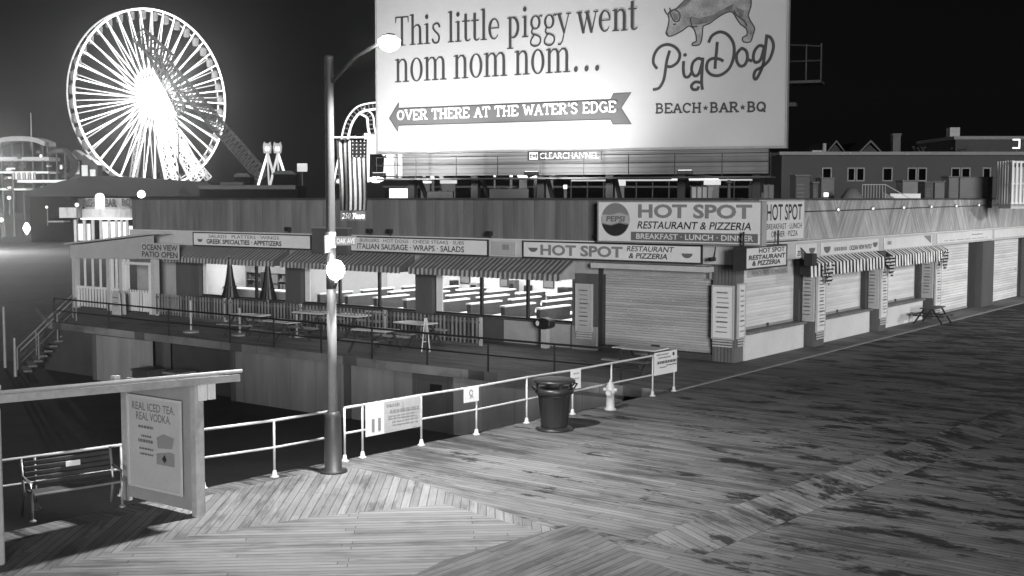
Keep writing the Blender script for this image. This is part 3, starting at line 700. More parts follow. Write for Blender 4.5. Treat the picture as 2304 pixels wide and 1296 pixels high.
# ================================================================== PATIO
# white picket fence under the windows
fx0, fx1 = -27.6, -9.2
o = thing('picket_fence', 'white picket fence along the patio under the dining room windows', 'fence', B((fx0 + fx1) / 2, -1.5, 0), ROT_L)
wd = fx1 - fx0; nP = 98; M_pick = grey('picket_paint', .24, .6, .3); M_pickd = grey('picket_worn', .12, .6, .3)
for i in range(nP):
    x = -wd / 2 + wd * (i + .5) / nP; MB().box(x - .034, x + .034, -.02, .004, .08, .98 + .015 * math.sin(i * 7)).build('picket', M_pick if i % 5 else M_pickd, o)
MB().box(-wd / 2, wd / 2, .005, .045, .2, .27).box(-wd / 2, wd / 2, .005, .045, .8, .87).build('rail', M_pickd, o)
for x in (-wd / 2, -wd / 4, 0, wd / 4, wd / 2): MB().box(x - .05, x + .05, .046, .14, 0, 1.0).build('post', M_pale, o)
# dark railing along the open edge of the patio
o = thing('patio_railing', 'dark pipe railing along the open edge of the patio deck', 'railing', B(-14, -6.2, 0), ROT_L)
pts = []
def loc_in(o_, P): return o_.matrix_world.inverted() @ P
bpy.context.view_layer.update()
front = [B(-28.6, -5.85), B(-24.6, -5.95), B(-20.6, -6.1), B(-17, -6.15), B(-14.6, -6.2), B(-12.2, -6.25), B(-9.8, -6.3), B(-7.4, -6.33), B(-5, -6.3), B(-2.6, -6.25), B(-.4, -6.15)]
lp = [loc_in(o, p) for p in front]
for p in lp: MB().tube([p, p + Vector((0, 0, 1.0))], .03, 8).build('post', M_black, o)
MB().tube([p + Vector((0, 0, 1.0)) for p in lp], .032, 8).build('top_rail', M_black, o); MB().tube([p + Vector((0, 0, .5)) for p in lp], .024, 8).build('mid_rail', M_black, o)
# tables with white tops
def tbl_parts(o):
    bevel(MB().box(-.75, .75, -.42, .42, .71, .76).build('table_top', M_white, o), .02)
    for s in (-1, 1):
        MB().box(-.75, .75, s * .85 - .14, s * .85 + .14, .42, .46).build('bench_seat', M_mid, o)
    for s in (-1, 1):
        MB().bar((s * .5, -.25, .705), (s * .5, -.8, .0), .06).bar((s * .5, .25, .705), (s * .5, .8, 0), .06).bar((s * .5, -.85, .385), (s * .5, .85, .385), .05).build('leg_frame', M_dark, o)
TP = [(560, 752, 10), (640, 768, -6), (705, 745, 5), (790, 752, 0), (868, 742, 8), (845, 790, 4), (935, 772, -5), (1440, 838, 0)]
TL = ['white patio table left of the lamp pole near the closed umbrellas', 'white patio table near the dark railing left of the lamp pole', 'white patio table close to the picket fence left of the pole',
      'white patio table just right of the lamp pole', 'white patio table by the picket fence under the middle window', 'low bright table top close to the dark railing right of the lamp pole',
      'white patio table below the post between the middle and right windows',
      'white table before the patio shutter near the railing end']
pt = None
for (px, py, a), lb in zip(TP, TL):
    P = G(px, py)
    if pt is None:
        pt = thing('patio_table', lb, 'picnic table', P, ROT_L + rad(a), 'white tables on the patio'); tbl_parts(pt)
    else: dup(pt, lb, P, ROT_L + rad(a))
# closed umbrellas
def umbrella(px, py, label):
    P = G(px, py); o = thing('closed_umbrella', label, 'umbrella', P, 0, 'closed patio umbrellas')
    MB().tube([(0, 0, 0), (0, 0, 2.75)], .025, 8).build('pole', M_pale, o)
    MB().lathe([(.3, 0), (.3, .05), (.1, .09), (.04, .2)], 16).build('base', M_mid, o)
    mb = MB(); n = 24; b = []
    for j, (r, z) in enumerate(((.05, 2.72), (.11, 2.3), (.16, 1.9), (.24, 1.5), (.34, 1.12), (.36, 1.02))):
        for k in range(n):
            a = 2 * math.pi * k / n; rr = .8 * r * (1 + .28 * math.cos(8 * a) * (j > 0)); mb.v.append((rr * math.cos(a), rr * math.sin(a), z))
    for j in range(5):
        for k in range(n): mb.f.append((j * n + k, j * n + (k + 1) % n, (j + 1) * n + (k + 1) % n, (j + 1) * n + k))
    c_ = mb.build('canopy', M_black, o, True); MB().tube([(.29 * math.cos(a * .3), .29 * math.sin(a * .3), 1.45) for a in range(22)], .018, 6).build('strap', M_dark, o)
umbrella(519, 722, 'dark closed umbrella in front of the left pane of the leftmost window')
umbrella(604, 728, 'dark closed umbrella in front of the right pane of the leftmost window')
for i, (px, py) in enumerate(((430, 748), (540, 755), (668, 758))):
    o = thing('umbrella_stand', 'pale empty umbrella pole on a round base on the patio, %s from the left' % ORD[i], 'umbrella stand', G(px, py), 0, 'umbrella poles on the patio')
    MB().tube([(0, 0, 0), (0, 0, 1.25 - .2 * i)], .04, 8).build('pole', M_pale, o); MB().lathe([(.32, 0), (.32, .06), (.08, .1)], 16).build('base', M_mid, o)
# folded easel by the right window
P = G(958, 792)
o = thing('easel', 'thin white folding easel standing by the patio railing', 'easel', P, 0)
for s in (-1, 1): MB().tube([(s * .14, 0, 0), (s * .03, .04, 1.15)], .022, 6).build('leg', M_white, o)
MB().tube([(0, .5, 0), (0, .05, 1.15)], .02, 6).build('leg', M_white, o); MB().bar((-.1, 0, .35), (.1, 0, .35), .03).build('crossbar', M_white, o)
# black rounded case on the window ledge
x = FL(1229, 716, .5)[0]
o = thing('rounded_case', 'black rounded case with a pale round badge below the right window', 'case', B(x, -.55, 0), ROT_L)
prof = arc(0, .86, .33, .2, 0, 360, 28)[:-1]
bevel(MB().prism([(max(-.3, min(.3, p[0])), p[1]) for p in prof], -.2, .2, 'y').build('body', M_black, o), .05, 3)
MB().poly(arc(-.19, .87, .075, .09, 0, 360, 20)[:-1], -.21).build('badge', M_white, o); MB().box(-.12, .12, -.1, .1, 0, .67).build('stand', M_pale, o)
# walls below the patio
o = thing('patio_underwall', 'panelled wall under the patio deck, with doors and dark openings', 'wall', B(-14, -6.0, -2.15), ROT_L)
def uw(px): return FL(px, 830, 6.0)[0] + 14
M_up = ribs('under_panel', .22, 1.22, 'X', .2, .7, .25, .012, .5)
w = MB()
for a, b in ((218, 340), (530, 770), (790, 930), (1020, 1230), (1262, 1400)): w.box(uw(a), uw(b), 0, .1, 0, 1.84)
w.build('panel', M_up, o)
for a, b in ((940, 1010),): 
    dr = MB().box(uw(a), uw(b), .05, .1, 0, 1.8).build('door', grey('door_paint', .09, .6), o); MB().box(uw(966), uw(992), .02, .049, 1.2, 1.5).build('door_vent', M_black, dr)
for a in (214, 372, 525, 780, 935, 1015, 1240): MB().box(uw(a) - .08, uw(a) + .08, -.06, .2, 0, 1.86).build('post', M_pil, o)
MB().box(-16, 16.5, .5, .6, 0, 1.86).build('back_wall', M_dark, o)
# boxes and bins under the deck
for i, (px, w_, h_, lb) in enumerate(((350, 1.0, .9, 'dark chest standing under the patio deck'), (418, .8, .95, 'dark bin with pale lid under the patio deck'))):
    x = FL(px, 830, 6.6)[0]; o = thing('storage_box', lb, 'box', B(x, -6.9, -2.15), ROT_L)
    bevel(MB().box(-w_ / 2, w_ / 2, -.4, .4, 0, h_).build('body', M_dark, o), .03); MB().box(-w_ / 2 - .03, w_ / 2 + .03, -.43, .43, h_ + .002, h_ + .07).build('lid', M_mid if i else M_dark, o)

# ------------------------------------------------------------------ open sided patio hut at the left end
hx0 = FL(171, 620, 1.2)[0]; hx1 = -28.0
o = thing('patio_pavilion', 'white open sided patio pavilion with slatted walls at the left end of the restaurant', 'pavilion', B((hx0 + hx1) / 2, -1.2, 0), ROT_L)
hw = (hx1 - hx0) / 2
posts = [-hw, -hw + 2.75, hw - 2.4, hw]
for x in posts: MB().box(x - .13, x + .13, -.13, .13, 0, 2.9).build('post', M_pale, o)
M_pav = grey('pavilion_board', .4, .6, .15)
MB().prism([(-hw - .15, 2.35), (hw + .15, 2.5), (hw + .15, 3.55), (-hw - .15, 2.95)], -.17, -.135, 'y').build('fascia_board', M_pav, o)
MB().box(-hw, -hw + 2.75, -.05, .03, .95, 1.06).box(-hw + 2.75, hw - 2.5, -.05, .03, .95, 1.06).build('handrail', M_white, o)
s = MB()
for k in range(3): x = -hw + .75 + k * .62; s.box(x - .05, x + .05, -.03, .03, 1.065, 2.36)
for k in range(5): x = -.12 + k * .3; s.box(x - .06, x + .06, -.03, .03, 1.065, 2.42)
s.build('upper_slats', M_white, o)
s = MB()
for k in range(24): x = -hw + .2 + k * .23; s.box(x - .05, x + .05, -.03, .02, .08, .945)
s.build('lower_slats', M_white, o)
MB().prism([(-hw - .3, 3.0), (hw + .3, 3.6), (hw + .3, 3.68), (-hw - .3, 3.07)], -.4, 4.5, 'y').build('roof', M_pav, o)
MB().box(-hw, hw, 4.2, 4.3, 0, .95).build('rear_parapet', M_pav, o)
for x in posts[::3]: MB().box(x - .1, x + .1, 4.0, 4.19, 0, 3.0).build('post', M_pale, o)
# door frame
MB().box(hw - 2.27, hw - 2.15, -.1, .1, 0, 2.2).box(hw - .35, hw - .23, -.1, .1, 0, 2.2).box(hw - 2.27, hw - .23, -.1, .1, 2.201, 2.32).build('door_frame', M_white, o)
g_ = MB()
for k in range(9): x = hw - 2.0 + k * .19; g_.box(x - .04, x + .04, -.04, 0, .1, 1.05)
g_.build('gate', M_white, o)
a0 = FL(318, 565, 1.4); a1 = FL(403, 565, 1.4)
o, w_, h_ = sign('L', a0[0], a1[0], FL(360, 583, 1.4)[1], FL(360, 547, 1.4)[1], 1.42, 'patio_sign', 'pale sign about the open patio on the slatted pavilion', t=.04, mat=M_sign2)
write(o, w_, h_, [('OCEAN VIEW', .03, .97, .54, .9, .02), ('PATIO OPEN', .03, .97, .1, .46, .02)])
# plastic sandwich boards and a stand in front of the hut
for i, (px, py, lb) in enumerate(((268, 708, 'pale rounded plastic sandwich board in front of the pavilion'), (262, 686, 'pale sandwich board behind the first one at the pavilion'))):
    o = thing('sandwich_board', lb, 'sign', G(px, py), ROT_L, 'plastic sandwich boards')
    bevel(MB().prism([(-.33, 0), (.33, 0), (.28, .95), (.2, 1.05), (-.2, 1.05), (-.28, .95)], -.16, -.1, 'y').build('front_panel', M_pale, o), .02)
    bevel(MB().prism([(-.33, 0), (.33, 0), (.28, .95), (.2, 1.05), (-.2, 1.05), (-.28, .95)], .1, .16, 'y').build('rear_panel', M_pale, o), .02)
    bars(o, .6, 1, [(.15, .85, .75, .05), (.2, .8, .55, .03), (.2, .8, .4, .03)], M_inkg, -.17)
# stairs down to the beach at the left end of the patio
o = thing('beach_stairs', 'dark wooden stairs with pipe handrails going down from the patio to the beach', 'stairs', (0, 0, 0))
s0, s1 = G(172, 722), G(45, 845, -2.2)
sd = (s1 - s0); side = Vector((-sd.y, sd.x, 0)).normalized() * .75
if side.y < 0: side = -side
st = MB()
for k in range(11):
    q = s0 + sd * (k + .5) / 11 + side; z = s0.z + sd.z * (k + 1) / 11; d_ = Vector((sd.x, sd.y, 0)).normalized() * .17; sn = side.normalized() * .75
    st.add([q - d_ - sn, q + d_ - sn, q + d_ + sn, q - d_ + sn, q - d_ - sn, q + d_ - sn, q + d_ + sn, q - d_ + sn], [(4, 5, 6, 7), (3, 2, 1, 0), (0, 1, 5, 4), (1, 2, 6, 5), (2, 3, 7, 6), (3, 0, 4, 7)])
    for i in range(4): st.v[-8 + i] = (st.v[-8 + i][0], st.v[-8 + i][1], z - .08)
    for i in range(4): st.v[-4 + i] = (st.v[-4 + i][0], st.v[-4 + i][1], z)
st.build('treads', M_dark, o)
for e in (0, 2):
    a = s0 + side * e * .98; b = s1 + side * e * .98
    MB().tube([a + Vector((0, 0, 1.0)), b + Vector((0, 0, 1.0))], .035, 8).build('handrail', grey('stair_rail', .15), o); MB().tube([a + Vector((0, 0, .5)), b + Vector((0, 0, .5))], .022, 8).build('mid_rail', M_unit, o)
    for k in range(4): p = a + (b - a) * k / 3; MB().tube([p - Vector((0, 0, .1)), p + Vector((0, 0, 1.0))], .035, 8).build('post', grey('stair_rail', .15), o)
# poles standing on the dark beach left of the stairs
for i, (px, pyb, pyt) in enumerate(((35, 850, 760), (12, 830, 690))):
    P = G(px, pyb, -2.2); o = thing('beach_post', 'thin dark post on the beach left of the stairs, %s from the stairs' % ORD[i], 'post', P)
    MB().tube([(0, 0, 0), (0, 0, D(px, pyt, P.y).z - P.z)], [.07, .05], 8).build('shaft', M_mid, o)
# picnic bench in front of the promenade
P = G(2098, 728); o = thing('picnic_table', 'dark picnic table with benches in front of the tall promenade shutter', 'picnic table', P, ROT_R)
bevel(MB().box(-.95, .95, -.36, .36, .72, .77).build('table_top', M_dark, o), .01)
o.scale = (.8, .8, .9)
for s in (-1, 1): MB().box(-.95, .95, s * .72 - .13, s * .72 + .13, .43, .47).build('bench_seat', M_dark, o)
for s in (-1, 1): MB().bar((s * .7, -.22, .715), (s * .7, -.75, 0), .07).bar((s * .7, .22, .715), (s * .7, .75, 0), .07).bar((s * .7, -.8, .395), (s * .7, .8, .395), .06).build('leg_frame', M_black, o)

# ================================================================== BOARDWALK RAILING
def railing(pts, name, label, hs=None):
    P0 = pts[0]; o = thing(name, label, 'railing', P0)
    q = [p - P0 for p in pts]; up = Vector((0, 0, 1)); hs = hs or [1.07] * len(q)
    for p, hgt in zip(q, hs):
        ps = MB().tube([p, p + up * hgt], .023, 10).build('post', M_rail, o, True)
        MB().lathe([(.085, 0), (.085, .018), (.05, .03), (.036, .12), (.027, .13)], 12, p).build('foot', M_rail, ps, True)
    MB().tube([p + up * h_ for p, h_ in zip(q, hs)], .026, 10).build('top_rail', M_rail, o, True); MB().tube([p + up * .56 * h_ / 1.07 for p, h_ in zip(q, hs)], .022, 10).build('mid_rail', M_rail, o, True)
    return o
rp = [G(776, 1038), G(816, 1030), G(948, 1002), G(1072, 978), G(1185, 952), G(1288, 932), G(1375, 912), G(1468, 891), G(1516, 880)]
railing(rp, 'boardwalk_railing', 'white pipe railing along the boardwalk edge right of the lamp pole')
lp_ = [G(738, 926, 1.07), G(616, 946, 1.07), G(455, 967, 1.07), G(272, 1001, .9), G(78, 1027, .9)]
for p in lp_: p.z = 0
lp_ += [lp_[-1] + (lp_[-1] - lp_[-2]).normalized() * 2.2]
railing(lp_, 'boardwalk_railing', 'white pipe railing behind the shelter and left of the lamp pole', [1.07, 1.07, 1.07, .9, .9, .9])
# signs hung on the railing
def rail_sign(pa, pb, ztop, zbot, name, label, mat=M_board):
    A = G(*pa); Bp = G(*pb); d_ = (Bp - A); w_ = d_.length; mid = (A + Bp) / 2; n_ = Vector((d_.y, -d_.x, 0)).normalized()
    o = thing(name, label, 'sign', mid + n_ * .05 + Vector((0, 0, zbot)), math.atan2(d_.y, d_.x))
    MB().box(-w_ / 2, w_ / 2, 0, .015, 0, ztop - zbot).build('board', mat, o); return o, w_, ztop - zbot
o, w_, h_ = rail_sign((820, 1029), (944, 1003), 1.1, .42, 'rail_banner', 'wide white notice banner on the railing by the lamp pole', M_white)
mb = MB().poly([((x - .5) * w_, z * h_) for x, z in ((.32, .03), (.985, .03), (.985, .95), (.32, .95))], -.006); mb.build('printed_panel', grey('notice_print', .4, .5, .2, 4), o)
mb = MB()
for x in (.1, .21): mb.poly([((x - .5) * w_, .12 * h_), ((x + .05 - .5) * w_, .12 * h_), ((x + .05 - .5) * w_, .5 * h_), ((x - .5) * w_, .5 * h_)], -.006)
mb.build('figure_print', M_inkm, o); bars(o, w_, h_, [(.36, .6, .8, .06), (.42, .95, .62, .05), (.38, .9, .45, .05), (.45, .93, .27, .05), (.64, .66, .66, .2)], M_inkm, -.012)
o, w_, h_ = rail_sign((1041, 984), (1074, 977.5), 1.1, .76, 'rail_notice', 'small square white notice on the railing left of the trash can')
mb = MB(); mb.ribbon(arc(-.02, h_ * .6, .05, .06, 0, 340), .02, -.006); mb.ribbon([(-.06, h_ * .28), (.02, h_ * .38), (.04, h_ * .25)], .02, -.006); mb.build('symbol', M_inkm, o)
o, w_, h_ = rail_sign((1281, 933.5), (1303, 929), 1.1, .62, 'rail_notice', 'narrow tall white notice on the railing behind the trash can'); bars(o, w_, h_, [(.2, .8, .75, .05), (.2, .8, .5, .05)], M_inkm)
o, w_, h_ = rail_sign((1469, 891), (1519, 880), 1.14, .54, 'rail_notice', 'large white notice with dark writing at the right end of the railing')
bars(o, w_, h_, [(.08, .6, .86, .05), (.15, .7, .72, .05), (.1, .95, .48, .12), (.5, .95, .36, .05), (.2, .5, .3, .04)], M_inkg); MB().poly(arc(.33 * w_, .84 * h_, .05, .05, 0, 360, 12)[:-1], -.006).build('symbol', M_ink, o)

# ================================================================== STREET LAMPS
M_pole = grey('lamp_pole_paint', .045, .5, .2, 2); M_globe = emis('lamp_glow', P_GLOBE, .9, 'AUTO')
def street_lamp(P, ang, label, arm=1.25, power=P_LAMP, globe=True, base_h=1.05, cone=150, blend=.8):
    """ang: heading of the arm"""
    o = thing('street_lamp', label, 'street lamp', P, ang, 'boardwalk street lamps')
    MB().lathe([(.27, 0), (.27, .04), (.165, .06), (.16, base_h), (.13, base_h + .1), (.09, base_h + .12)], 20).build('base_sleeve', grey('lamp_base_paint', .028, .5, .25, 2), o, True)
    MB().lathe([(.092, base_h + .1), (.09, 3.5)], 16).build('lower_shaft', grey('lamp_shaft_globe_lit', .2, .5, .2, 2), o, True)  # paler than the upper shaft: the globe's light is painted into its colour
    MB().lathe([(.094, 3.501), (.088, 4.5), (.078, 7.75), (.085, 7.76), (.085, 7.83), (.02, 7.86)], 16).build('shaft', M_pole, o, True)
    MB().tube([(.07, 0, 7.35), (arm * .5, 0, 7.78), (arm, 0, 8.02)], .035, 8).build('arm', M_pole, o, True)
    hd = MB().lathe([(.05, .15), (.1, .14), (.13, .11), (.12, .1)], 16, (arm + .15, 0, 8.0)).build('lamp_head', M_pole, o, True)
    MB().lathe([(.03, -.17), (.14, -.13), (.2, -.03), (.2, .03), (.1, .1)], 16, (arm + .15, 0, 8.0)).build('lens', emis('lamp_lens', 60, .9, 'NONE'), hd, True)
    la = bpy.data.lights.new('lamp_light', 'SPOT'); la.energy = power; la.spot_size = rad(cone); la.spot_blend = blend; la.shadow_soft_size = .16
    lo = bpy.data.objects.new('lamp_light', la); COL.objects.link(lo); lo.parent = o; lo.location = (arm + .15, 0, 7.6)
    if globe:
        MB().tube([(.08, 0, 3.58), (.14, -.05, 3.56), (.2, -.1, 3.64)], .03, 8).build('globe_bracket', M_pole, o, True)
        MB().lathe([(.04, -.19), (.11, -.15), (.165, -.05), (.165, .05), (.1, .15), (.03, .18)], 20, (.19, -.1, 3.87)).build('globe', M_globe, o, True)
    return o
LP0 = G(750, 1062)
hero = street_lamp(LP0, ROT_L + rad(6), 'tall lamp pole at the boardwalk edge with a flag and a glowing globe')
street_lamp(B(19, 25.0, 0), ROT_L + math.pi, 'street lamp across the promenade opposite the tall shutters', power=P_LAMP * 1.15, cone=176, blend=.25)
# street name blades
o = thing('street_sign', 'pair of street name blades clamped to the lamp pole above the globe', 'street sign', LP0 + Vector((0, 0, 4.32)), 0)
MB().box(.1, .5, -.13, -.115, 0, .17).build('blade', M_dark, o); letter(MB(), 'OAK AVE', .13, .47, .035, .135, -.137, .015).build('lettering', M_mid, o)
MB().box(-.012, .003, -.75, -.12, -.12, .2).build('blade', grey('blade_back', .2), o); MB().tube([(0, 0, -.05), (0, 0, .25)], .098, 16).build('clamp', M_steel, o)
# flag on the lamp pole
Fl = LP0 + Vector((0, 0, 0)); fz = D(790, 313, LP0.y).z
fl = thing('flag', 'striped flag with a starry canton hanging from a bracket on the lamp pole', 'flag', Vector((LP0.x, LP0.y, fz)), 0)
fx = lambda px, dd=0: D(px, 313, LP0.y).x - LP0.x
def fwave(u, v): return .05 * math.sin(u * 9 + v * 1.3) * (.4 + v) + .03 * math.sin(v * 5 + u * 3)
fw = fx(826) - fx(757); fh = fz - D(790, 473, LP0.y).z; x0_ = fx(757)
mats = [stripes('flag_cloth', fw / 6.5, .1, .75, 'X')]
def cloth(u0, u1, v0, v1, nu, nv, dy):
    mb = MB()
    for j in range(nv + 1):
        for i in range(nu + 1):
            u = u0 + (u1 - u0) * i / nu; v = v0 + (v1 - v0) * j / nv
            sway = .12 * v * math.sin(v * 2.4) - .0
            mb.v.append((x0_ + u * fw * (1 - .1 * v) + sway * .5, fwave(u, v) + dy, -v * fh))
    for j in range(nv):
        for i in range(nu): mb.f.append((j * (nu + 1) + i, j * (nu + 1) + i + 1, (j + 1) * (nu + 1) + i + 1, (j + 1) * (nu + 1) + i))
    return mb
# stripes are cut from the cloth so that they follow its folds
for k, shade in ((0, 'dark'), (1, 'light')):
    mb = MB()
    for s_ in range(13):
        if s_ % 2 != k: continue
        c_ = cloth(s_ / 13, (s_ + 1) / 13, 0 if s_ < 6 else .26, 1, 2, 24, 0); mb.add(c_.v, c_.f)
    q = mb.build(shade + '_stripes', cloth_mat('flag_' + shade, .01 if k == 0 else .11), fl, True)
cn = cloth(6 / 13, 1, 0, .26, 10, 10, 0).build('canton', cloth_mat('flag_canton', .003), fl, True)
mb = MB()
for j in range(5):
    for i in range(4):
        u = 6 / 13 + (7 / 13) * (i + .6) / 4.3; v = .26 * (j + .55) / 5
        cx = x0_ + u * fw; cz = -v * fh; rr = .022
        mb.poly([(cx + (rr if k % 2 == 0 else rr * .45) * math.sin(k * math.pi / 5), cz + (rr if k % 2 == 0 else rr * .45) * math.cos(k * math.pi / 5)) for k in range(10)], fwave(u, v) - .03)
mb.build('stars', cloth_mat('flag_stars', .05), cn)
MB().tube([(.06, 0, .03), (x0_ + fw + .05, 0, .03)], .018, 8).build('bracket', M_steel, fl)
zb0 = -fh - .02; bh = .17
bn_ = MB().box(x0_ + .06, x0_ + fw * .93, .01, .02, zb0 - bh, zb0).build('lower_banner', M_black, fl)
letter(MB(), '250 Years', x0_ + .1, x0_ + fw * .9, zb0 - bh + .03, zb0 - .03, .0, .012, .2).build('lettering', M_white, bn_)

# ================================================================== TRASH CAN AND HYDRANT
o = thing('trash_can', 'black round trash can with a flared lid by the boardwalk railing', 'trash can', G(1247, 966), rad(20))
M_can = grey('can_enamel', .022, .35, .25, 3)
MB().lathe([(.42, 0), (.43, .03), (.4, .06), (.3, .075)], 28).build('base_plate', M_can, o, True)
MB().lathe([(.3, .07), (.305, .1), (.37, .78), (.385, .8), (.3, .81)], 28).build('body', ribs('can_slats', .022, .05, 'X', .3, .4), o, True)
MB().lathe([(.36, .79), (.43, .83), (.445, .9), (.43, .95), (.33, .955), (.32, .9)], 28).build('collar', M_can, o, True)
MB().lathe([(.47, 1.08), (.48, 1.11), (.45, 1.14), (.3, 1.17), (.1, 1.185), (.02, 1.188)], 28).build('lid', M_can, o, True)
for k in range(4):
    a = k * math.pi / 2; MB().box(-.05, .05, -.015, .015, .95, 1.09).build('lid_post', M_can, o, loc=(.4 * math.cos(a), .4 * math.sin(a), 0), rz=a + math.pi / 2)
MB().lathe([(.29, .6), (.3, .955), (.28, .96), (.02, .95)], 20).build('liner', M_black, o, True)
for s in (-1, 1): MB().tube([(s * .44, -.1, .92), (s * .53, -.06, 1.02), (s * .53, .06, 1.02), (s * .44, .1, .92)], .02, 8).build('handle', M_can, o, True)
o = thing('fire_hydrant', 'pale fire hydrant at the railing right of the trash can', 'fire hydrant', G(1373, 922), rad(-20))
M_hyd = grey('hydrant_paint', .42, .5, .2, 5)
MB().lathe([(.15, 0), (.15, .035), (.12, .04), (.105, .07), (.1, .4), (.125, .42), (.125, .46), (.11, .47), (.105, .58), (.07, .67), (.03, .7), (.028, .75), (.01, .755)], 20).build('barrel', M_hyd, o, True)
for s in (-1, 1): MB().tube([(s * .09, 0, .5), (s * .17, 0, .5)], .045, 10).build('hose_cap', M_hyd, o)
MB().tube([(0, -.09, .44), (0, -.19, .44)], .065, 12).build('pumper_cap', M_hyd, o)

# ================================================================== SHELTER WITH BENCH
SP_f, SP_b = G(440, 1163), G(282, 1126)
sd_ = (SP_b - SP_f).normalized()                     # towards the railing
pd = (SP_f - G(20, 1210))                            # line of the shelter front
al = Vector((-R.x, -R.y, 0))
e_ = (G(0, 1258) - SP_f); al = (RB[0] - RB[1]).normalized()
sh = thing('boardwalk_shelter', 'pale flat roofed boardwalk shelter with poster end walls', 'shelter', SP_f, 0)
def S_(a, b, z): return al * a + sd_ * b + Vector((0, 0, z))     # a: along, to the left; b: towards railing
M_shel = grey('shelter_paint', .36, .6, .4, 1.2); M_shf = grey('shelter_frame', .27, .5, .2, 1.5)
SW = (SP_b - SP_f).length; SLEN = 3.45
def slab(mb, a0, a1, b0, b1, z0, z1, dz=0.0):
    r0, r1 = (a0 * .042, a1 * .042) if z0 > 2.0 else (0, 0)     # the roof climbs a little to the left
    vs = [S_(a0, b0, z0 + r0), S_(a1, b0, z0 + r1), S_(a1, b1, z0 + dz + r1), S_(a0, b1, z0 + dz + r0), S_(a0, b0, z1 + r0), S_(a1, b0, z1 + r1), S_(a1, b1, z1 + dz + r1), S_(a0, b1, z1 + dz + r0)]
    return mb.add(vs, [(0, 3, 2, 1), (4, 5, 6, 7), (0, 1, 5, 4), (1, 2, 6, 5), (2, 3, 7, 6), (3, 0, 4, 7)])
rz0 = 2.24
bevel(slab(MB(), -.5, SLEN + 1.2, -.42, SW * .3, rz0 + .02, rz0 + .1, -.08).build('roof', grey('shelter_roof', .07, .7, .35, 1.2), sh), .01)
slab(MB(), -.55, SLEN + 1.25, -.48, -.425, rz0 + .0, rz0 + .11).build('roof_fascia', M_shel, sh)
MB().tube([S_(-.57, -.49, rz0 + .145), S_(SLEN + 1.25, -.49, rz0 + .145 + .042 * (SLEN + 1.25))], .03, 8).build('gutter', M_steel, sh)
for a in (1.4, 3.3): slab(MB(), a, a + .1, -.1, .0, rz0 + .07, rz0 + .2).build('roof_vent', M_pale, sh)
def slab2(a0, a1, b0, b1, z0, z1): return slab(MB(), a0, a1, b0, b1, z0, z1)
for k, a in enumerate((0, SLEN)):
    slab2(a - .14, a + .02, -.06, .06, 0, rz0 + .015).build('front_post', M_shel, sh)
    slab2(a - .16, a - .145, -.05, .2, .02, rz0).build('post_return', M_shf, sh)
    slab2(a - .1, a, SW - .06, SW + .06, 0, rz0 - .15).build('rear_post', M_shel, sh)
    slab2(a - .07, a - .02, .062, SW - .062, .08, rz0 - .1).build('end_panel', M_shf, sh)
for k in (0, 1): slab2(-.33 + k * .17, -.21 + k * .17, -.14, -.07, rz0 - .32, rz0 - .03).build('roof_bracket', M_white, sh)
# poster on the inner face of the end wall (faces left, towards the bench) and one on the far wall
def poster(a, label, lines=True):
    q = S_(a, SW * .5, .36); o = thing('poster', label, 'poster', SP_f + q, math.atan2(-sd_.y, -sd_.x))
    w_, h_ = SW * .72, 1.5
    MB().box(-w_ / 2, w_ / 2, 0, .012, 0, h_).build('sheet', grey('poster_paper', .4, .4, .12, 2), o)
    MB().box(-w_ / 2 - .04, w_ / 2 + .04, -.01, .02, h_, h_ + .04).box(-w_ / 2 - .04, w_ / 2 + .04, -.01, .02, -.04, 0).box(-w_ / 2 - .04, -w_ / 2, -.01, .02, .0005, h_ - .0005).box(w_ / 2, w_ / 2 + .04, -.01, .02, .0005, h_ - .0005).build('frame', M_pale, o)
    return o, w_, h_
o, w_, h_ = poster(.08, 'iced tea and vodka poster on the right end wall of the shelter')
write(o, w_, h_, [('REAL ICED TEA.', .08, .92, .86, .95, .01), ('REAL VODKA.', .16, .84, .75, .84, .01)], M_inkg)
bars(o, w_, h_, [(.2, .5, .66, .03), (.26, .46, .56, .025), (.2, .5, .5, .035), (.22, .5, .42, .02), (.24, .5, .36, .02)], M_inkg)
mb = MB(); mb.poly([(x * w_, z * h_) for x, z in ((.05, .28), (.4, .28), (.4, .43), (.32, .44), (.05, .4))], -.006); mb.poly([(x * w_, z * h_) for x, z in ((.08, .46), (.36, .48), (.4, .6), (.2, .63), (.06, .58))], -.006)
mb.build('drink_picture', M_inkm, o); mb = MB(); mb.poly([(x * w_, z * h_) for x, z in ((.17, .35), (.22, .31), (.26, .35), (.22, .4))], -.02); mb.build('label_print', M_ink, o)
o, w_, h_ = poster(SLEN + .1 - .3, 'poster panel on the left end wall of the shelter, cut by the picture edge')
o.location = SP_f + S_(SLEN - .15, SW * .5, .36); o.rotation_euler = (0, 0, math.atan2(sd_.y, sd_.x))
bars(o, w_, h_, [(.1, .9, .82, .04), (.1, .8, .7, .03), (.2, .8, .4, .02)], M_inkm)
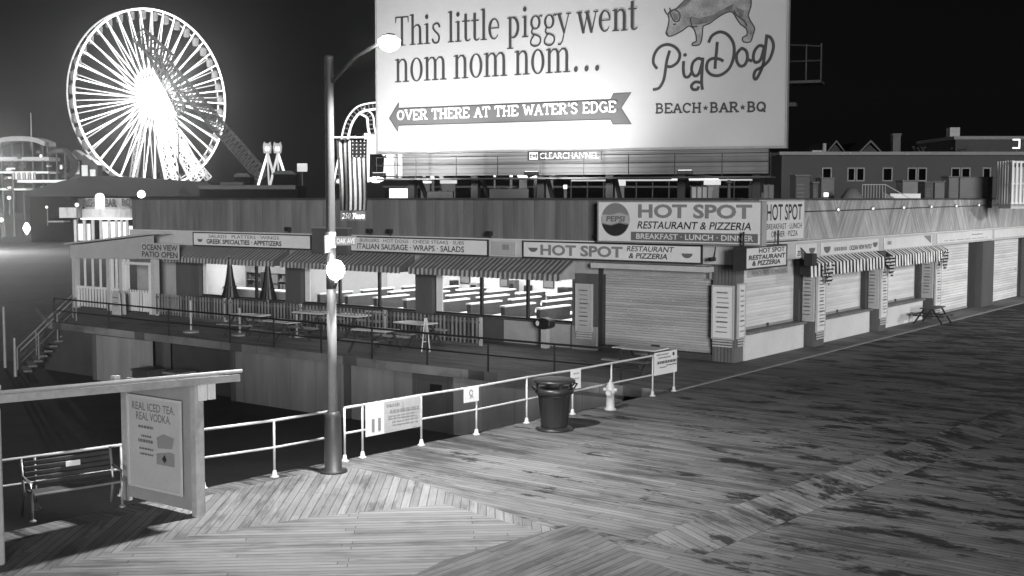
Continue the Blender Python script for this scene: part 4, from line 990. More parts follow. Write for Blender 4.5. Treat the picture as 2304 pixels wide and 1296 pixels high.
# bench
bA, bB = G(78, 1174), G(272, 1141)
d_ = (bB - bA); bl = d_.length; o = thing('park_bench', 'slatted metal bench with a small plaque inside the boardwalk shelter', 'bench', (bA + bB) / 2, math.atan2(d_.y, d_.x))
M_slat = grey('bench_slat', .04, .4, .3, 3); M_bf = grey('bench_frame', .3, .35, .2, 4, .5)
for k in range(5): bevel(MB().box(-bl / 2, bl / 2, .38 + .015 * k, .41 + .015 * k, .5 + k * .085, .565 + k * .085).build('back_slat', M_slat, o), .006, 1)
for k in range(5): bevel(MB().box(-bl / 2, bl / 2, .0 + k * .075, .06 + k * .075, .42, .45).build('seat_slat', M_slat, o), .006, 1)
MB().tube([(-bl / 2, -.01, .435), (bl / 2, -.01, .435)], .022, 8).build('front_bar', M_bf, o)
for s in (-1, 1):
    x = s * (bl / 2 + .03)
    MB().tube([(x, 0, 0), (x, .02, .2), (x, 0, .42), (x, .03, .62), (x, .38, .66)], .025, 8).build('arm_rest', M_bf, o, True)
    MB().tube([(x, .48, 0), (x, .38, .42), (x, .48, .96)], .025, 8).build('rear_leg', M_bf, o, True)
    MB().lathe([(.06, 0), (.06, .02), (.03, .04)], 10, (x, 0, 0)).build('foot', M_bf, o)
MB().box(-.05, .19, .372, .392, .74, .83).build('plaque', M_white, o)

# ================================================================== BILLBOARD ON THE ROOF
BL_, BR_ = D(850, 341, 51.0), D(1766, 327.5, 45.0)
zb_ = (BL_.z + BR_.z) / 2; bd_ = Vector((BR_.x - BL_.x, BR_.y - BL_.y, 0)); bw_ = bd_.length; bu = bd_.normalized(); bnrm = Vector((-bu.y, bu.x, 0))
BO = Vector((BL_.x, BL_.y, zb_)); BH = 7.9
def BP(px, py):
    q = PL(BO - bnrm * .02, bnrm, px, py); return ((q - BO).dot(bu), q.z - BO.z)
bb = thing('billboard', 'huge floodlit white billboard on the roof with a left pointing arrow', 'billboard', BO, math.atan2(bu.y, bu.x))
M_bb = grey('billboard_vinyl', .34, .55, .06, .25)
MB().box(0, bw_, 0, .35, 0, BH).build('panel', M_bb, bb)
MB().box(-.05, bw_ + .05, -.02, .4, BH + .002, BH + .1).box(-.06, -.002, -.03, .4, -.1, BH).box(bw_ + .002, bw_ + .06, -.03, .4, -.1, BH).box(-.002, bw_ + .002, -.03, .4, -.1, -.003).build('frame', M_mid, bb)
M_bink = grey('billboard_ink', .025, .6, .2, 2); M_bgr = grey('billboard_grey', .075, .6, .15, 1)
def line_fn(pa, pb, xh):
    a = BP(*pa); b = BP(*pb)
    def fn(u, h): return (a[0] + (b[0] - a[0]) * u, a[1] + (b[1] - a[1]) * u + h * xh)
    fn.wscale = 1; return fn
def put_line(mb, s, pa, pb, pxh):
    a = BP(*pa); b = BP(*pb); xh = BP(pa[0], pa[1] - pxh)[1] - a[1]; fn = line_fn(pa, pb, xh)
    fn.wscale = (b[0] - a[0]) / sum(GL[c][0] for c in s) * .98; serif_text(mb, s, fn, -.01)
mb = MB(); put_line(mb, 'This little piggy went', (889, 104), (1436, 67), 46); mb.build('headline', M_bink, bb)
mb = MB(); put_line(mb, 'nom nom nom...', (888, 186), (1356, 158), 53); mb.build('headline', M_bink, bb)
# arrow
arrow = [(876, 266), (897, 231), (897, 244), (1374, 224), (1380, 211), (1420, 208), (1397, 243), (1420, 279), (1379, 279), (1373, 268), (897, 282), (895, 296)]
MB().poly([BP(*p) for p in arrow], -.01).build('arrow', M_bgr, bb)
mb = MB(); ap = [BP(*p) for p in arrow]
mb.ribbon(ap, .045, -.014, True); mb.build('arrow_outline', M_bink, bb)
def slab_text(mb, s, pa, pb, ph, y, bold=.03):
    a = BP(*pa); b = BP(*pb); h_ = BP(pa[0], pa[1] - ph)[1] - a[1]
    vs, fs = text_geo(s, bold); ax = min(v[0] for v in vs); bx = max(v[0] for v in vs); az = min(v[1] for v in vs); bz = max(v[1] for v in vs)
    mb.k += 1; yy = y - .0006 * mb.k
    def mp(v):
        t_ = (v[0] - ax) / (bx - ax); return (a[0] + (b[0] - a[0]) * t_, yy, a[1] + (b[1] - a[1]) * t_ + h_ * (v[1] - az) / (bz - az))
    mb.add([mp(v) for v in vs], fs)
# western slab capitals: strokes with a bar at every foot
def seg(*p): return list(p)
CAPS = {
 'O': (1, [arc(.45, .5, .36, .44, 90, 450, 20)]), 'V': (.95, [[(.1, 1), (.45, 0)], [(.8, 1), (.45, 0)], 't.1', 't.8']), 'E': (.85, [[(.15, 0), (.15, 1)], [(.02, 0), (.72, 0)], [(.02, 1), (.72, 1)], [(.15, .5), (.55, .5)], [(.72, 0), (.74, .26)], [(.72, 1), (.74, .76)]]),
 'R': (.95, [[(.18, 0), (.18, 1)], [(.02, 1), (.45, 1)], arc(.45, .75, .26, .25, 90, -90, 10), [(.18, .5), (.45, .5)], [(.42, .5), (.78, 0)], 'b.18', 'b.78']), 'T': (.9, [[(.42, 0), (.42, 1)], [(.05, 1), (.8, 1)], [(.05, 1), (.05, .72)], [(.8, 1), (.8, .72)], 'b.42']),
 'H': (1.0, [[(.18, 0), (.18, 1)], [(.75, 0), (.75, 1)], [(.18, .5), (.75, .5)], 'b.18', 'b.75', 't.18', 't.75']), 'A': (.98, [[(.12, 0), (.46, 1)], [(.8, 0), (.46, 1)], [(.25, .36), (.68, .36)], 'b.12', 'b.8']),
 'W': (1.3, [[(.1, 1), (.35, 0)], [(.35, 0), (.6, .9)], [(.6, .9), (.88, 0)], [(.88, 0), (1.12, 1)], 't.1', 't1.12']), 'S': (.8, [smooth_pts([(.66, .76), (.58, .94), (.36, 1), (.12, .86), (.16, .62), (.5, .44), (.66, .24), (.52, .02), (.26, 0), (.08, .2)], 3)]),
 'D': (.98, [[(.18, 0), (.18, 1)], [(.04, 0), (.4, 0)], [(.04, 1), (.4, 1)], arc(.4, .5, .38, .5, 90, -90, 12)]), 'G': (.98, [arc(.45, .5, .37, .48, 40, 330, 18), [(.5, .42), (.86, .42)], [(.78, .42), (.78, .02)]]), "'": (.35, [[(.18, 1.05), (.14, .72)]]),
 'B': (.92, [[(.18, 0), (.18, 1)], [(.04, 1), (.42, 1)], arc(.42, .76, .24, .24, 90, -90, 8), [(.18, .52), (.45, .52)], arc(.45, .26, .28, .26, 90, -90, 8), [(.04, 0), (.45, 0)]]), 'C': (.92, [arc(.45, .5, .37, .48, 45, 315, 18), [(.72, .98), (.72, .7)]]),
 'Q': (1, [arc(.45, .5, .36, .46, 90, 450, 20), [(.5, .28), (.84, -.08)]]), ' ': (.5, []), '*': (.75, ['star']),
}
def caps(mb, s, pa, pb, ph, y, wt=.17):
    a = BP(*pa); b = BP(*pb); h_ = BP(pa[0], pa[1] - ph)[1] - a[1]; tot = sum(CAPS[c][0] for c in s); kx = (b[0] - a[0]) / tot; x = 0
    def fn(u, v): return (a[0] + u * kx, a[1] + (b[1] - a[1]) * u / tot + v * h_)
    w_ = wt * h_
    for c in s:
        adv, items = CAPS[c]
        for it in items:
            if it == 'star':
                c0 = fn(x + .35, .45); r_ = h_ * .34; mb.poly([(c0[0] + (r_ if k % 2 == 0 else r_ * .42) * math.sin(k * math.pi / 5), c0[1] + (r_ if k % 2 == 0 else r_ * .42) * math.cos(k * math.pi / 5)) for k in range(10)], y)
            elif isinstance(it, str):
                z = 0 if it[0] == 'b' else 1; xx = float(it[1:]); mb.ribbon([fn(x + xx - .17, z), fn(x + xx + .17, z)], w_ * .8, y)
            else: mb.ribbon([fn(x + p[0], p[1]) for p in it], w_, y)
        x += adv
mb = MB(); caps(mb, "OVER THERE AT THE WATER'S EDGE", (893, 270), (1388, 251), 21, -.02); mb.build('arrow_lettering', M_white, bb)
mb = MB(); caps(mb, 'BEACH*BAR*BQ', (1474, 254), (1726, 250), 20, -.01, .2); mb.build('tagline', M_bink, bb)
# script logo, stroke by stroke
def cr(pts): return [BP(1400 + x / 2.549, y / 2.549) for x, y in pts]
SCR = [
 [(200, 395), (178, 360), (185, 310), (215, 270), (260, 255), (305, 272), (330, 310), (318, 355), (280, 382), (250, 378)], [(272, 290), (255, 350), (245, 420), (235, 465), (210, 505), (175, 514)],
 [(352, 350), (350, 400), (358, 438), (380, 440), (398, 415)], [(462, 345), (435, 335), (405, 360), (398, 405), (415, 435), (440, 420), (462, 345)], [(462, 330), (458, 400), (455, 470), (460, 515)], [(455, 475), (420, 470), (397, 490), (405, 512), (430, 512), (438, 495)],
 [(495, 245), (515, 205), (560, 183), (605, 200), (638, 250), (640, 320), (615, 390), (565, 430), (515, 430), (485, 400), (490, 355), (520, 335), (560, 340), (580, 352)], [(545, 240), (540, 300), (535, 345), (532, 395)],
 [(680, 280), (657, 310), (657, 350), (675, 378), (702, 372), (718, 335), (712, 295), (690, 278), (680, 280)], [(715, 340), (745, 350)], [(815, 268), (785, 262), (758, 295), (752, 340), (768, 358), (795, 340), (815, 268)], [(828, 215), (818, 300), (805, 380), (770, 452), (755, 440), (765, 405), (800, 385), (845, 340), (868, 265), (850, 215), (820, 205)]]
mb = MB()
for s_ in SCR: mb.ribbon(smooth_pts(cr(s_), 4), .115, -.01)
p_ = cr([(360, 315)])[0]; mb.poly(arc(p_[0], p_[1], .07, .07, 0, 360, 12)[:-1], -.01); mb.build('script_logo', M_bink, bb)
# pig illustration: plain pig, head down
body = [(250, 190), (262, 150), (268, 110), (262, 85), (275, 62), (310, 50), (345, 20), (390, -30), (470, -75), (580, -90), (680, -70), (735, -20), (737, 40), (722, 90), (748, 140), (760, 165), (748, 205), (735, 240), (695, 240), (690, 215), (715, 200), (712, 165), (680, 140), (655, 105), (630, 68), (590, 75), (540, 105), (500, 135), (465, 150), (460, 185), (455, 230), (440, 258), (400, 260), (405, 245), (425, 235), (420, 190), (405, 160), (380, 150), (350, 172), (300, 200), (265, 208)]
MB().poly(cr(body), -.008).build('pig_print', grey('pig_print_pale', .2, .6, .75, 1.6), bb)
mb = MB(); mb.ribbon(smooth_pts(cr(body + [body[0]]), 2), .05, -.012)
for s_ in ([(240, 50), (258, 82), (275, 60), (270, 45)], [(275, 70), (300, 55), (330, 80), (325, 118), (300, 122), (283, 95), (275, 70)], [(390, 100), (400, 150), (430, 150)], [(640, 60), (660, 90), (700, 120), (715, 150)], [(290, 140), (310, 138)], [(250, 185), (262, 200)], [(310, 50), (360, 0)]):
    mb.ribbon(smooth_pts(cr(s_), 3), .05, -.012)
mb.build('pig_outline', M_bink, bb)
mb = MB(); mb.poly(cr([(395, 95), (440, 105), (520, 85), (600, 40), (640, 20), (630, 60), (585, 72), (540, 100), (490, 130), (440, 140), (400, 140)]), -.016); mb.poly(cr([(285, 72), (322, 82), (322, 115), (300, 118)]), -.016); mb.poly(cr([(355, 5), (395, -30), (420, -20), (360, 35), (320, 50)]), -.016); mb.poly(cr([(650, 40), (700, 60), (690, 100), (672, 98)]), -.016)
mb.build('pig_shading', grey('pig_shade', .1, .6, .7, 2.5), bb)
# apron, catwalk, nameplate, supports
MB().box(.9, bw_ - .6, -.02, .2, -1.02, -.12).build('apron', ribs('apron_louvre', .13, .19, 'Z', .9, .5, .2, .1, .3), bb)
MB().box(.4, .75, -.05, .2, -1.15, -.12).box(1.0, 1.15, -.1, -.03, -1.1, -.14).build('apron_end', M_white, bb)
a = BP(1193, 358); b = BP(1348, 342)
np_ = MB().box(a[0] - .1, b[0] + .1, -.06, -.025, a[1] - .06, b[1] + .06).build('nameplate', M_black, bb)
mb = MB(); letter(mb, 'CLEARCHANNEL', a[0] + .42, b[0], a[1] + .0, b[1] - .0, -.07, .0); mb.ribbon([(a[0], a[1]), (a[0] + .32, a[1]), (a[0] + .32, b[1]), (a[0], b[1])], .045, -.07, True); mb.ribbon(arc(a[0] + .17, (a[1] + b[1]) / 2, .09, .07, 30, 330), .045, -.07); mb.build('lettering', M_white, np_)
MB().box(.6, bw_ - .3, -1.3, -.1, -1.2, -1.14).build('catwalk', M_dark, bb)
for k in range(6):
    x = 1.3 + (bw_ - 2.4) * k / 5
    MB().bar((x, .6, BH * .4), (x, .6, 4.72 - zb_), .3).bar((x, .6, -.3), (x, 2.4, 4.72 - zb_), .14).build('support_column', M_unitd, bb)
cg = MB()
for z in (-.3, -.62): cg.tube([(.6, -1.28, z), (bw_ - .3, -1.28, z)], .018, 6)
for k in range(10): x = .6 + (bw_ - .9) * k / 9; cg.tube([(x, -1.28, -1.14), (x, -1.28, -.28)], .018, 6)
cg.build('catwalk_rail', M_unitd, bb)
# rear access platform at the right end of the board
pf = MB(); pa = D(1782, 178, 46.5) - BO; 
def toL(v): return Vector((v.dot(bu), v.dot(bnrm), v.z))
q0 = toL(D(1778, 184, 47) - BO); q1 = toL(D(1853, 186, 47) - BO)
x0q, x1q, zq = q0.x, q1.x, q0.z
MB().box(x0q, x1q, q0.y - .4, q0.y + .8, zq - .1, zq).build('access_platform', M_unitd, bb)
for x in (x1q - .55, x1q):
    pf.tube([(x, q0.y - .4, zq), (x, q0.y - .4, zq + 1.35)], .03, 6)
for z in (.72, 1.35): pf.tube([(x0q, q0.y - .4, zq + z), (x1q, q0.y - .4, zq + z - .1 * (z > 1))], .03, 6)
pf.build('platform_rail', M_unitd, bb)
MB().box(x0q - .1, x0q + .25, q0.y - .2, q0.y + .3, zq - .95, zq - .8).build('platform_bracket', M_unitd, bb)
# billboard floodlights on the catwalk
for i, (px, k) in enumerate(((960, 1.0), (1280, .95), (1600, .06))):
    x = BP(px, 300)[0]
    fo = thing('billboard_floodlight', 'floodlight on an outrigger below the billboard, %s from the left' % ORD[i], 'floodlight', BO + bu * x - bnrm * 4.3 + Vector((0, 0, -1.0)), math.atan2(bu.y, bu.x), 'billboard floodlights')
    MB().tube([(0, 4.2, -.1), (0, .1, -.1)], .03, 6).build('outrigger', M_dark, fo); bevel(MB().box(-.25, .25, -.12, .12, -.12, .02).build('housing', M_dark, fo), .02)
    MB().box(-.22, .22, -.1, .1, .022, .03).build('lens', emis('flood_lens', 2.5), fo)
    la = bpy.data.lights.new('flood_beam', 'SPOT'); la.energy = P_BILL * k; la.spot_size = rad(110); la.spot_blend = 1.0; la.shadow_soft_size = .2
    lo = bpy.data.objects.new('flood_beam', la); COL.objects.link(lo); lo.parent = fo; lo.location = (0, 0, .08); lo.rotation_euler = (rad(180 - 58), 0, 0)

# ================================================================== THINGS ON THE RESTAURANT ROOF
def roofbox(px0, px1, pyt, d, name, label, mat, cat='roof unit', zb=4.72, dep=1.0, extra=None):
    a = D(px0, pyt, d); b = D(px1, pyt, d); o = thing(name, label, cat, Vector(((a.x + b.x) / 2, d, zb)), 0)
    w_ = (b.x - a.x) / 2; h_ = a.z - zb
    bevel(MB().box(-w_, w_, 0, dep, 0, h_).build('housing', mat, o), .02)
    MB().box(-w_ - .03, w_ + .03, -.03, dep + .03, h_ + .002, h_ + .05).build('top_cover', M_unit, o)
    mb = MB()
    for k in range(5): z = h_ * (.25 + .12 * k); mb.box(-w_ * .75, w_ * .2, -.02, -.001, z, z + .04)
    mb.build('grille', M_dark, o)
    return o
roofbox(1790, 1823, 396, 50, 'roof_unit', 'dark tall rooftop unit nearest the billboard end', M_unitd)
roofbox(1829, 1842, 412, 51, 'roof_vent_box', 'narrow dark rooftop vent box right of the tall unit', M_unitd, 'vent')
roofbox(1848, 1878, 402, 52, 'roof_unit', 'pale grey rooftop unit left of the vent hood', M_unit)
roofbox(2031, 2066, 408, 56, 'roof_unit', 'grey rooftop air conditioner left of the pair', grey('ac_grey', .07, .5), 'air conditioner')
roofbox(2081, 2101, 411, 57, 'roof_unit', 'left air conditioner of the dark rooftop pair', M_unitd, 'air conditioner'); roofbox(2103, 2126, 410, 57.2, 'roof_unit', 'right air conditioner of the dark rooftop pair', grey('ac_dark', .05, .5), 'air conditioner')
roofbox(2135, 2158, 399, 58, 'roof_unit', 'tall black rooftop cabinet left of the wide unit', M_black)
roofbox(2160, 2234, 400, 59, 'roof_unit', 'wide grey rooftop unit beside the white screened enclosure', grey('ac_wide', .07, .5), 'air conditioner', dep=1.5)
P = D(1917, 440, 50); o = thing('vent_hood', 'pale flared rooftop vent hood', 'vent', Vector((P.x, P.y, 4.72)))
MB().lathe([(.25, 0), (.25, .3), (.48, .35), (.45, .5), (.2, .86), (.05, .9)], 18).build('hood', grey('hood_grey', .16), o, True)
a = D(1940, 448, 51); o = thing('roof_stairs', 'short stairway with thin railings on the roof', 'stairs', Vector((a.x, a.y, 4.72)))
s = MB()
for k in range(9): s.tube([(k * .12, 0, 0), (k * .12, 0, 1.05)], .012, 5)
s.tube([(0, 0, 1.05), (.96, 0, 1.05), (2.2, 0, .35), (2.3, 0, 0)], .018, 5); s.build('railing', M_pale, o)
MB().prism([(.9, 0), (2.3, 0), (.9, .75)], .1, .7, 'y').build('steps', M_dark, o)
o = thing('roof_curb', 'thin bright curb strip on the roof right of the stairs', 'curb', D(2037, 442, 52)); MB().box(-.65, .65, 0, .3, -.5, .12).build('curb', M_white, o)
def duct(px0, px1, pyt, d, name, label, mat):
    a = D(px0, pyt, d); b = D(px1, pyt, d); o = thing(name, label, 'roof duct', Vector(((a.x + b.x) / 2, d, 4.72))); w_ = (b.x - a.x) / 2; h_ = a.z - 4.72
    bevel(MB().box(-w_, w_, 0, .7, .15, h_).build('duct', mat, o), .03)
    mb = MB()
    for k in range(1, 4): x = -w_ + 2 * w_ * k / 4; mb.box(x - .025, x + .025, -.025, .725, .13, h_ + .025)
    mb.build('flange', M_unitd, o)
    for s in (-1, 1): MB().box(s * w_ * .7 - .04, s * w_ * .7 + .04, .1, .6, 0, .149).build('foot', M_unitd, o)
    return o
duct(1100, 1190, 424, 49, 'roof_duct', 'long low dark duct on the roof below the billboard nameplate', M_unitd)
duct(1556, 1604, 420, 46, 'roof_duct', 'short grey duct on the roof below the right part of the billboard', M_mid)
duct(1692, 1742, 415, 47, 'roof_duct', 'dark duct on the roof beside the right end of the billboard', M_unit)
duct(960, 1020, 430, 50, 'roof_duct', 'low dark duct on the roof right of the flag', M_unitd)
P = D(1640, 440, 44); o = thing('vent_pipe', 'thin roof vent pipe with a cap between two ducts', 'vent pipe', Vector((P.x, P.y, 4.72))); MB().tube([(0, 0, 0), (0, 0, 1.0)], .06, 8).build('pipe', M_unit, o); MB().lathe([(.12, 1.02), (.13, 1.06), (.04, 1.14)], 10).build('cap', M_unit, o)
# screened white enclosure
a = D(2241, 448, 56); b = D(2330, 448, 56); o = thing('roof_enclosure', 'white slatted rooftop enclosure at the right edge', 'enclosure', Vector((a.x + .75, 56, 4.72)))
w_ = b.x - a.x; h_ = D(2270, 361, 56).z - 4.72; s = MB()
for k in range(11): x = w_ * k / 10; s.box(x - .045, x + .045, 0, .04, .2, h_ - .03 * (k % 3))
for k in range(6): s.box(-.05, -.01, .2 + k * .3, .28 + k * .3, .2, h_)
s.build('slats', M_white, o)
MB().box(-.06, w_, .042, .09, .2, .3).box(-.06, w_, .042, .09, h_ * .5, h_ * .5 + .08).box(-.06, w_, .042, .09, h_ - .12, h_ - .02).build('rails', M_white, o); MB().box(.1, w_, .4, 1.8, 0, h_ - .3).build('tank', M_pale, o)
lb_ = ['small lit box on the roof below the dark unit', 'low dark duct with bright edge under the billboard, left', 'low dark duct under the billboard, right']
o = thing('roof_lamp', 'small lit lamp box on the roof in front of the units', 'lamp', D(1859, 441, 47)); MB().box(-.09, .09, 0, .1, -.5, -.03).build('stand', M_dark, o); MB().box(-.08, .08, -.02, .1, -.025, .13).build('lens', emis('small_lamp', 1.2), o)

# ================================================================== BACKGROUND, RIGHT: MOTEL, HOUSES, TREE
d = 82.0
a = D(1759, 349, d); b = D(2420, 349, d); zt = a.z
o = thing('motel_building', 'long dim two storey motel with a row of dark windows', 'motel', Vector((a.x, d, -2.2)), 0)
ww = b.x - a.x; hh = zt + 2.2
MB().box(0, ww, 0, 9, 0, hh).build('wall', grey('motel_wall', .042, .8, .12, .4), o); MB().box(-.2, ww + .2, -.25, 9.2, hh + .002, hh + .22).build('roof_edge', grey('motel_edge', .13), o)
WN = [(1849, 1871), (1906, 1924), (1926, 1945), (1985, 2008), (2041, 2062), (2064, 2085), (2139, 2160), (2162, 2183), (2210, 2229)]
for p0, p1 in WN:
    x0 = D(p0, 390, d).x - a.x; x1 = D(p1, 390, d).x - a.x; z1 = D(p0, 377, d).z + 2.2; z0 = D(p0, 408, d).z + 2.2
    f = MB().box(x0, x1, -.06, -.002, z0, z0 + .08).box(x0, x1, -.06, -.002, z1 - .08, z1).box(x0, x0 + .08, -.06, -.002, z0 + .081, z1 - .081).box(x1 - .08, x1, -.06, -.002, z0 + .081, z1 - .081).build('window', grey('motel_frame', .16), o)
    MB().box(x0 + .081, x1 - .081, -.03, -.004, z0 + .081, z1 - .081).build('pane', cloth_mat('dark_pane', .003), f)
def gable(px, pyt, wpx, pyb, d, name, label):
    a = D(px - wpx / 2, pyb, d); b = D(px + wpx / 2, pyb, d); t_ = D(px, pyt, d); o = thing(name, label, 'house', Vector((t_.x, d, -2.2)))
    w_ = (b.x - a.x) / 2; zb = a.z + 2.2; zt = t_.z + 2.2
    MB().prism([(-w_ * .9, 0), (w_ * .9, 0), (w_ * .9, zb), (0, zt - .2), (-w_ * .9, zb)], 0, 8, 'y').build('wall', grey('house_wall_dim', .02, .8), o)
    r_ = MB()
    for s in (-1, 1): r_.add([(s * w_ * 1.15, -.3, zb - .15), (0, -.3, zt), (0, 8.2, zt), (s * w_ * 1.15, 8.2, zb - .15), (s * w_ * 1.15, -.3, zb - .0), (0, -.3, zt + .18), (0, 8.2, zt + .18), (s * w_ * 1.15, 8.2, zb)], [(0, 1, 2, 3), (4, 5, 6, 7), (0, 1, 5, 4), (3, 2, 6, 7), (0, 3, 7, 4), (1, 2, 6, 5)])
    r_.build('roof', grey('house_roof', .03), o); MB().box(-.4, .4, -.05, -.002, zb - 1.6, zb - .4).build('window', M_black, o)
    return o
gable(1880, 320, 44, 347, 105, 'gabled_house', 'small dim gabled house behind the motel, left of the pair'); gable(1957, 320, 54, 347, 100, 'gabled_house', 'wider dim gabled house behind the motel, right of the pair')
P = D(2015, 330, 98); o = thing('chimney_stack', 'dim square chimney stack behind the motel roof', 'chimney', Vector((P.x, P.y, -2.2))); h_ = D(2015, 305, 98).z + 2.2
MB().box(-.3, .3, -.3, .3, 0, h_).build('stack', M_unitd, o); MB().box(-.36, .36, -.36, .36, h_ + .002, h_ + .15).build('cap', M_unitd, o)
P = D(1842, 335, 96); o = thing('roof_vent_pair', 'pale vent boxes on the roof behind the motel', 'vent', Vector((P.x, P.y, 8.2))); MB().box(-.5, .3, 0, .6, 0, .75).build('box', M_mid, o); MB().tube([(.5, .2, 0), (.5, .2, 1.3)], .15, 8).build('pipe', M_mid, o)
d2 = 110; a = D(2150, 314, d2); b = D(2440, 314, d2); o = thing('distant_block', 'long dim flat block behind the motel at the right edge', 'building', Vector((a.x, d2, -2.2)))
MB().box(0, b.x - a.x, 0, 10, 0, a.z + 2.2).build('wall', grey('block_wall', .03, .8), o); MB().box(-.2, b.x - a.x, -.2, 10, a.z + 2.202, a.z + 2.5).build('roof_edge', M_dark, o); MB().box(.2, 1.1, 2, 3, a.z + 2.5, a.z + 3.4).build('roof_unit', M_mid, o)
P = D(2287, 333, 100); o = thing('lit_sign_frame', 'small bright bracket shaped lit sign behind the motel roof', 'sign', P)
MB().box(-.3, .3, 0, .1, .62, .74).box(-.3, .3, 0, .1, -.05, .06).box(.2, .3, 0, .1, .065, .615).build('tube', emis('sign_tube', 1.2), o); MB().tube([(0, .05, -10), (0, .05, -.05)], .06, 6).build('post', M_dark, o)
# dark tree behind the motel
P = D(2076, 330, 112); o = thing('tree', 'dark bushy tree against the black sky behind the motel', 'tree', Vector((P.x, P.y, -2.2)))
th = D(2076, 288, 112).z + 2.2
MB().tube([(0, 0, 0), (.1, 0, th * .4), (-.1, .1, th * .8)], [.35, .25, .08], 8).tube([(.1, 0, th * .4), (1.4, .2, th * .7)], [.18, .05], 6).tube([(.1, 0, th * .45), (-1.5, .3, th * .72)], [.18, .05], 6).build('trunk', M_dark, o)
rnd = random.Random(3); cs = [(rnd.gauss(0, 1.3), rnd.gauss(0, 1.2), th * .68 + rnd.gauss(0, 1.1)) for _ in range(26)]; mb = MB()
for _ in range(2600):
    c_ = rnd.choice(cs); p = Vector((c_[0] + rnd.gauss(0, .45), c_[1] + rnd.gauss(0, .45), min(c_[2] + rnd.gauss(0, .4), th))); u = Vector((rnd.gauss(0, 1), rnd.gauss(0, 1), rnd.gauss(0, 1))).normalized() * .16; v = u.orthogonal().normalized() * .1
    mb.add([p - u, p + v, p + u, p - v], [(0, 1, 2, 3)])
mb.build('crown', grey('tree_leaf', .06, .7, .5, 2), o)

# ================================================================== BACKGROUND, LEFT: AMUSEMENT PIER
M_led = emis('led_white', 2.2); M_led2 = emis('led_soft', .13); M_lit = emis('lit_glow', 1.3); M_litd = emis('lit_dim', .16); M_lit2 = emis('lit_mid', .75); M_bright = emis('lit_bright', 4)  # lit glow also paints light onto track and legs that are no lamps
dW = 287.0; wc = D(338, 222, dW); wr = 20.5; th_ = rad(51)
wh = thing('ferris_wheel', 'giant ferris wheel with glowing white spokes on the pier', 'ferris wheel', Vector((wc.x, wc.y, wc.z)), -th_ + 0)
wh.rotation_euler = (0, 0, th_)   # wheel plane = local XZ, axle = local Y
wt = 2.7
NS = 40
def wp(a, r, y): return (r * math.sin(a), y, r * math.cos(a))
MB().tube([wp(2 * math.pi * k / 80, wr, -wt / 2) for k in range(80)], .24, 6, closed=True).build('front_rim', M_led, wh)
MB().tube([wp(2 * math.pi * k / 80, wr, wt / 2) for k in range(80)], .2, 6, closed=True).build('rear_rim', M_led2, wh)
for k in range(NS):
    a = 2 * math.pi * k / NS
    MB().tube([wp(a, 1.0, -wt / 2 - .3), wp(a, wr, -wt / 2)], [.12, .17], 5).build('spoke', M_led, wh)
for k in range(NS):
    a = 2 * math.pi * (k + .5) / NS
    MB().tube([wp(a, 1.0, wt / 2), wp(a, wr, wt / 2)], .14, 5).build('rear_spoke', M_led2, wh)
for k in range(NS):
    a = 2 * math.pi * (k + .5) / NS; c_ = wp(a, wr - .4, 0)
    MB().lathe([(.5, -1.9), (.75, -1.7), (.8, -1.0), (.8, -.4), (.85, -.1), (.3, .3), (.08, .5)], 8, c_).build('gondola', M_mid, wh)
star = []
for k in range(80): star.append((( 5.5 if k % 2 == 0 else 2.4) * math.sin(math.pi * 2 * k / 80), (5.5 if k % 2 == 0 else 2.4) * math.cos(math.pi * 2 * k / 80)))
MB().prism(star, -wt / 2 - .5, -wt / 2 - .42, 'y').build('hub_bloom_star', M_led, wh)  # added glowing star, paints the lens bloom around the hub
MB().lathe([(.3, -.2), (1.0, 0), (1.0, .5), (.6, .6)], 16).build('hub_cap', grey('hub_grey', .5), wh).matrix_local = Matrix.Translation((0, -wt / 2 - 1.1, 0)) @ Matrix.Rotation(rad(-90), 4, 'X')
lo = bpy.data.lights.new('gondola_fill_light', 'POINT'); lo.energy = 30000; lo.shadow_soft_size = 3; q = bpy.data.objects.new('gondola_fill_light', lo); COL.objects.link(q); q.parent = wh; q.location = (0, -wt / 2 - 4, 0)  # added unseen point light, brightens the gondolas in place of the LEDs
def lattice(mb, A, Bq, w, n, r, tap=1.0, side=None):
    """four-chord lattice girder"""
    A = Vector(A); Bq = Vector(Bq); d_ = (Bq - A); u = d_.normalized(); x = u.cross(Vector((0, 1, 0))).normalized(); y = u.cross(x)
    prev = None
    for i in range(n + 1):
        c_ = A + d_ * i / n; ww = w * (1 + (tap - 1) * i / n) / 2
        cur = [c_ + x * sx * ww + y * sy * ww for sx, sy in ((-1, -1), (1, -1), (1, 1), (-1, 1))]
        for k in range(4):
            mb.tube([cur[k], cur[(k + 1) % 4]], r * .6, 4, False)
            if prev: mb.tube([prev[k], cur[k]], r, 4, False); mb.tube([prev[k], cur[(k + 1) % 4]], r * .6, 4, False)
        prev = cur
    return mb
wi = wh.matrix_world
bpy.context.view_layer.update(); inv = wh.matrix_world.inverted()
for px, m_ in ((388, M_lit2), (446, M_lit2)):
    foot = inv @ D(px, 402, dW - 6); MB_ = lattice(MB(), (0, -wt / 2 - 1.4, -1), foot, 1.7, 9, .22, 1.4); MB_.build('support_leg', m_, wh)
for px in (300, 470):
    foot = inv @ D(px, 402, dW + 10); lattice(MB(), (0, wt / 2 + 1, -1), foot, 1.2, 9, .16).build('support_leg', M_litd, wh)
base_f = inv @ D(345, 410, dW)
MB().box(-12, 12, -6, 6, base_f.z - 8, base_f.z).build('station', M_dark, wh)
